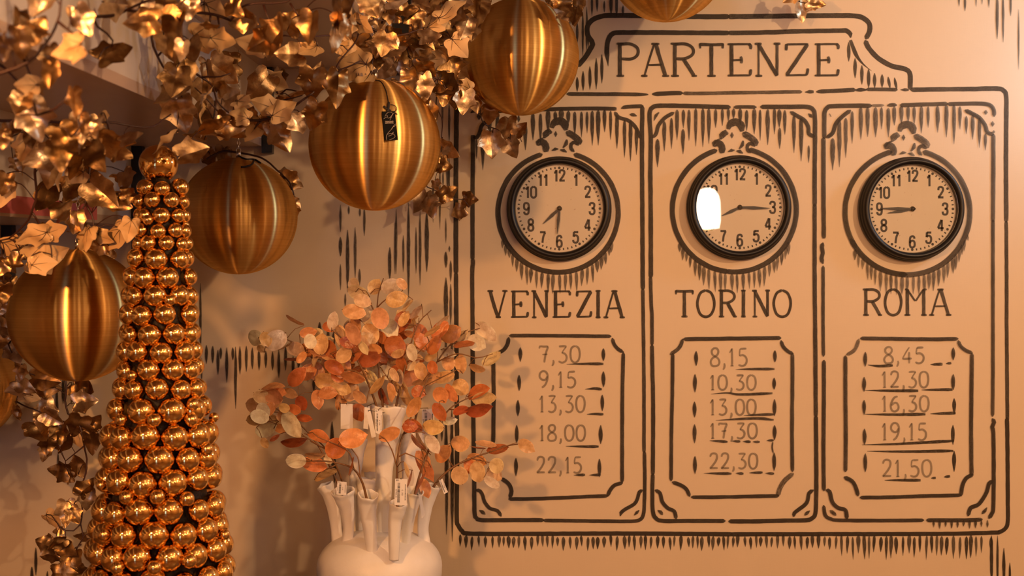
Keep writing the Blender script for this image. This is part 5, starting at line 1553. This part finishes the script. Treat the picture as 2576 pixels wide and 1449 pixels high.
vine('gold ivy vine in the upper left middle, crossing the pale riser', [[(352, 58, -1.15), (372, 68, -1.15), (382, 90, -1.15), (386, 115, -1.14), (396, 142, -1.13), (408, 168, -1.12), (430, 190, -1.1), (442, 215, -1.08), (460, 250, -1.06)], [(396, 142, -1.13), (415, 120, -1.13), (440, 105, -1.13)]],
     "420 112 80 75 F;482 126 78 70 F;440 205 95 100 F;470 182 84 80 F;428 236 98 142 F;455 286 98 80 F;410 352 92 150 E;")
vine('gold ivy vine along the top edge over the stair underside', [[(495, 30, -1.15), (520, 36, -1.15), (560, 44, -1.15), (580, 50, -1.15), (605, 20, -1.18), (660, 8, -1.18), (720, 4, -1.18), (760, -20, -1.18)], [(548, 44, -1.15), (552, 70, -1.15), (546, 100, -1.15)], [(530, 40, -1.15), (528, 62, -1.15)], [(663, 12, -1.18), (668, 35, -1.18), (690, 72, -1.18)], [(730, 8, -1.18), (752, 40, -1.18)]],
     "520 95 88 5 B;558 100 74 10 B;535 22 100 30 B;590 20 64 50 F;620 45 84 20 F;530 68 54 10 E;700 90 118 -50 F;664 102 84 150 F;738 52 84 -52 F;782 66 84 100 F -1.35;840 36 112 105 E -1.3;852 82 100 100 E -1.28;885 20 80 100 E -1.25;")
vine('gold ivy cluster between the tower top and the third ball', [[(440, 120, -1.0), (470, 166, -1.0), (505, 194, -1.0), (535, 215, -.98), (545, 250, -.96), (570, 280, -.95), (600, 300, -.95)], [(505, 194, -1.0), (555, 192, -1.0), (580, 185, -1.0)], [(600, 300, -.95), (560, 290, -.97), (520, 250, -1.0), (490, 220, -1.0)], [(545, 250, -.96), (540, 290, -.96), (535, 320, -.96)]],
     "525 190 92 75 E;560 180 100 40 F -.8;526 282 84 110 F;500 300 92 110 E;520 240 64 -60 E;556 216 54 -50 F;545 330 112 150 E;485 384 92 -20 F -1.08;572 320 84 40 F;583 245 74 -20 F;583 318 80 10 F;614 258 64 20 B;602 290 64 200 B;490 345 60 200 E", [(470, 160, 620, 330, 3, -.8, -.55)])
vine('gold ivy vine arching from the second ball up over the third ball', [[(590, 296, -.88), (620, 300, -.88), (650, 303, -.88), (690, 297, -.88), (725, 278, -.9), (752, 258, -.92), (785, 236, -.92), (815, 205, -.9), (838, 180, -.88), (858, 152, -.86), (885, 118, -.84), (900, 95, -.82), (906, 50, -.8)], [(690, 297, -.88), (690, 262, -.88), (720, 250, -.88), (760, 240, -.9)], [(838, 180, -.88), (870, 170, -.88), (905, 155, -.88)], [(660, 303, -.88), (640, 325, -.88)], [(848, 95, -.9), (820, 90, -.95), (760, 92, -1.0), (745, 95, -1.0)], [(700, 240, -.6), (720, 225, -.6), (770, 235, -.6)]],
     "632 110 84 200 B;680 126 50 20 B;652 217 98 130 F;690 208 78 20 B;665 264 80 200 B;633 292 54 60 F;640 323 70 130 B;700 338 90 60 F;710 276 78 -30 B;702 302 74 120 B;730 243 74 0 E;785 210 90 100 F;802 188 54 -80 F;848 218 96 100 F;792 288 86 110 F;748 311 62 150 F;729 136 84 180 F -1.0;778 125 64 150 B -1.0;872 117 64 5 B;890 158 90 190 B;600 262 64 10 B;668 325 60 60 F", [(600, 180, 760, 320, 5, -.7, -.45)])
vine('dense gold ivy cluster between the third and fourth balls', [[(905, 60, -.8), (940, 75, -.78), (985, 90, -.75), (1040, 80, -.72), (1085, 62, -.7), (1120, 75, -.7), (1140, 110, -.68), (1150, 140, -.66)], [(1030, 140, -.7), (1050, 170, -.68), (1100, 200, -.66)], [(870, 35, -.85), (905, 60, -.84), (940, 50, -.84), (965, 50, -.84)], [(1040, 80, -.72), (1030, 40, -.74), (1040, -10, -.74)], [(960, 60, -.75), (990, -10, -.75)]],
     "913 63 66 30 B;898 92 60 150 F;963 38 80 95 B;931 46 64 120 F;991 42 54 30 F;1022 28 58 0 F;966 108 66 110 F;952 120 64 110 F;996 100 74 30 F;986 129 66 140 F;1017 128 74 70 F;1059 103 80 20 F;1034 147 64 60 F;915 152 94 160 B;949 158 38 80 F;906 188 74 170 B;976 178 74 130 F -.6;1019 180 64 100 F;1070 169 64 50 F;1074 146 58 20 F;1095 150 64 0 B;1135 169 74 80 F;1118 180 50 180 F;1067 215 70 80 F;1128 222 86 30 F;1118 242 54 100 F;1074 253 30 60 F;1141 240 64 80 F;1098 54 80 -35 B;1131 28 84 -30 B;1155 38 54 40 F;1077 76 44 100 B;1050 66 54 90 F;1206 22 82 100 F -.56;1170 66 74 110 F;1146 74 64 100 F;1155 119 74 50 B;1125 129 84 20 E;1108 114 54 60 F;1083 92 64 -10 F;1161 106 44 60 F;1034 200 64 80 F;870 55 100 100 E -.9;865 80 84 80 B -.88;1000 6 64 0 F;1062 12 64 20 F;1112 12 64 80 F;1160 4 60 30 F;1164 252 64 100 F;1087 278 48 60 F;1090 20 60 60 F;930 12 66 60 F;970 4 60 120 F;1040 40 60 140 F;1190 80 50 100 F -.52",
     [(880, -20, 1190, 240, 24, -.58, -.30)])
vine('gold ivy sprig just above the fourth ball at the top edge', [[(1380, -40, -.40), (1395, -10, -.42), (1410, 5, -.44), (1430, 15, -.45)]], "1419 8 74 60 F;1443 14 88 85 F;1449 40 54 95 F;1422 34 62 60 F;1400 -8 60 20 F")
vine('short gold ivy strand with five small leaves under the fourth ball', [[(1180, 247, -.30), (1207, 256, -.28), (1209, 282, -.24), (1213, 306, -.2), (1230, 318, -.18), (1265, 330, -.16), (1300, 338, -.15), (1312, 357, -.15)], [(1240, 322, -.18), (1240, 335, -.17)], [(1285, 335, -.16), (1284, 350, -.16)]],
     "1231 290 56 95 F;1275 318 62 100 F;1309 327 44 -50 F;1235 361 78 88 F;1286 370 60 62 F;1196 262 50 80 F", rad=.0018)
vine('thin gold ivy strand hanging down beside the right of the third ball', [[(1108, 190, -.5), (1098, 235, -.45), (1100, 270, -.4), (1112, 305, -.36), (1110, 345, -.34), (1116, 372, -.34)], [(1112, 345, -.34), (1106, 400, -.34), (1104, 430, -.34)]],
     "1128 378 66 32 F;1113 418 52 15 F;1090 285 45 60 F;1105 398 38 60 F;1098 465 30 70 F", rad=.002)
vine('gold ivy strand with small star leaves close to the wall right of the third ball', [[(1060, 440, -.12), (1075, 470, -.1), (1090, 477, -.09), (1106, 485, -.08), (1140, 500, -.07), (1165, 503, -.06), (1182, 521, -.06)], [(1090, 478, -.09), (1084, 492, -.09), (1078, 505, -.08)], [(1165, 503, -.06), (1174, 499, -.06)]],
     "1064 508 66 112 F;1083 519 60 85 F;1128 485 64 -30 F;1183 500 48 10 F;1152 533 54 165 F", rad=.0016)
vine('gold ivy vine passing behind the second ball with small leaves at its right', [[(520, 400, -.1), (560, 380, -.1), (600, 384, -.1), (645, 392, -.1), (680, 412, -.1), (705, 435, -.1), (720, 450, -.1), (735, 470, -.1), (740, 525, -.1)]],
     "736 458 64 22 F;724 441 54 -20 F;742 510 36 40 F;742 532 34 80 F;560 395 60 100 F;530 400 60 60 F", rad=.003)
vine('small gold ivy sprig with two leaves at the top edge over the letters NZE', [[(1960, -60, -.10), (1985, -15, -.10), (2012, 4, -.10), (2030, 8, -.10), (2048, 2, -.10)]], "2012 22 60 88 F;2050 8 48 10 F;1990 -8 50 150 F", rad=.0018)
# ------------------------------------------------------------------ lamps of the shop, out of the frame but mirrored in the gold, one added for the left wall
MHOUS = plain('dark_bronze', (0.05, 0.03, 0.02), 0.35, 0.8)
MBULB = mat_emit('warm_bulb', (1.0, 0.62, 0.32), 25)
for i, (p, e, c, s) in enumerate(KEYS):
    x, y, z = p
    where = ('nearest the painted wall on the right', 'second nearest the painted wall on the right', 'in front of the middle of the painted wall', 'in front of the staircase, added to brighten the left wall', 'at the right rear of the shop', 'at the left rear of the shop')[i]
    root = empty('ceiling_lamp', (x, y, ZT), 'bronze bell ceiling lamp ' + where, 'lamp', 'bronze bell ceiling lamps')
    m = MB(); m.lathe([(0, ZT - .0005), (0.055, ZT - .0005), (0.055, ZT - .016), (0.012, ZT - .02), (0.009, ZT - .022), (0.009, z + .16), (0, z + .16)][::-1], 24, (x, y, 0), 'Z'); m.build('ceiling_rose', MHOUS, root)
    m = MB(); m.lathe([(0.0, z + .165), (0.02, z + .16), (0.04, z + .14), (0.065, z + .10), (0.085, z + .075), (0.082, z + .075), (0.06, z + .10), (0.035, z + .135), (0.0, z + .15)], 32, (x, y, 0), 'Z'); m.build('bell_shade', MHOUS, root)
    m = MB(); m.sphere((x, y, z + .108), .026, 20, 12); m.build('bulb', MBULB, root)

# white glass shade lamp mirrored in the middle clock
x, y, z = 0.878, -2.05, 2.058
LP = empty('shade_lamp', (x, y, ZT), 'hanging lamp with white glass shade on brass arm, mirrored in the TORINO clock', 'lamp')
m = MB(); m.lathe([(0, ZT - .02), (.05, ZT - .018), (.05, ZT - .0005), (0, ZT - .0005)], 24, (x - .10, y, 0), 'Z')
m.tube([(x - .10, y, ZT - .015), (x - .10, y, z - .03)], .006, 8)
m.tube(catmull([(x - .10, y, z - .03), (x - .095, y, z - .10), (x - .05, y, z - .135), (x - .01, y, z - .13), (x, y, z - .11)], .01), .006, 8)
m.build('brass_arm', MBRASS, LP)
m = MB(); m.lathe([(0, z - .13), (.014, z - .13), (.017, z - .115), (.03, z - .108), (.032, z - .1), (.028, z - .096), (0, z - .096)], 24, (x, y, 0), 'Z'); m.build('brass_holder', MBRASS, LP)
m = MB(); m.lathe([(.02, z - .0935), (.052, z - .090), (.0585, z - .06), (.0585, z - .01), (.0565, z + .03), (.051, z + .055), (.041, z + .075), (.026, z + .087), (.010, z + .092), (0, z + .0925)], 40, (x, y, 0), 'Z')
m.build('glass_shade', mat_emit('lit_opal_glass', (1.0, 0.84, 0.64), 26), LP)

# small white wall lamp to the right of the picture
x, y, z = SIDE[0]
WL = empty('wall_lamp', (x, -.001, z), 'white wall lamp on an arm beside the painted board, beyond the right edge', 'lamp')
m = MB(); m.lathe([(0, 0), (.05, 0), (.05, .012), (.02, .02), (0, .02)], 24, (x + .12, -.001, z), 'Y'); m.build('wall_plate', MSILVER, WL)
m = MB(); m.tube(catmull([(x + .12, -.02, z), (x + .12, -.25, z - .10), (x + .06, y, z - .14), (x, y, z - .112)], .02), .008, 8); m.build('arm', MSILVER, WL)
m = MB(); m.lathe([(0, z - .115), (.03, z - .113), (.085, z - .10), (.118, z - .085), (.118, z - .081), (.085, z - .094), (.03, z - .107), (0, z - .109)], 32, (x, y, 0), 'Z'); m.build('light_stop_dish', MSILVER, WL)  # unseen dish added to cut the lamp's light low on the wall
# small opal globes hanging deeper in the shop, the bright dots in the baubles
MOPAL = mat_emit('lit_opal_globe', (1.0, 0.66, 0.38), 75)
for i, (x, y, z, r) in enumerate(((0.9, -3.9, 2.55, .05), (1.5, -3.6, 2.64, .045), (2.1, -4.4, 2.5, .06), (2.7, -3.4, 2.35, .05), (2.9, -5.0, 2.78, .07), (1.0, -5.6, 2.4, .07), (1.2, -5.9, 2.2, .06), (0.2, -5.2, 2.65, .06), (2.6, -1.9, 2.1, .04), (-2.4, -5.6, 2.3, .07))):
    root = empty('globe_lamp', (x, y, ZT), None, 'lamp', 'small opal globe lamps on cords behind the viewer')
    root['label'] = 'small lit opal globe lamp hanging on a cord behind the viewer'
    m = MB(); m.tube([(x, y, ZT - .0005), (x, y, z + r)], .003, 6); m.build('cord', MCORD, root)
    m = MB(); m.lathe([(0, z + r + .03), (.018, z + r + .028), (.022, z + r - .004), (0, z + r - .004)], 20, (x, y, 0), 'Z'); m.build('globe_holder', MHOUS, root)
    m = MB(); m.sphere((x, y, z), r, 20, 12); m.build('globe', MOPAL, root)
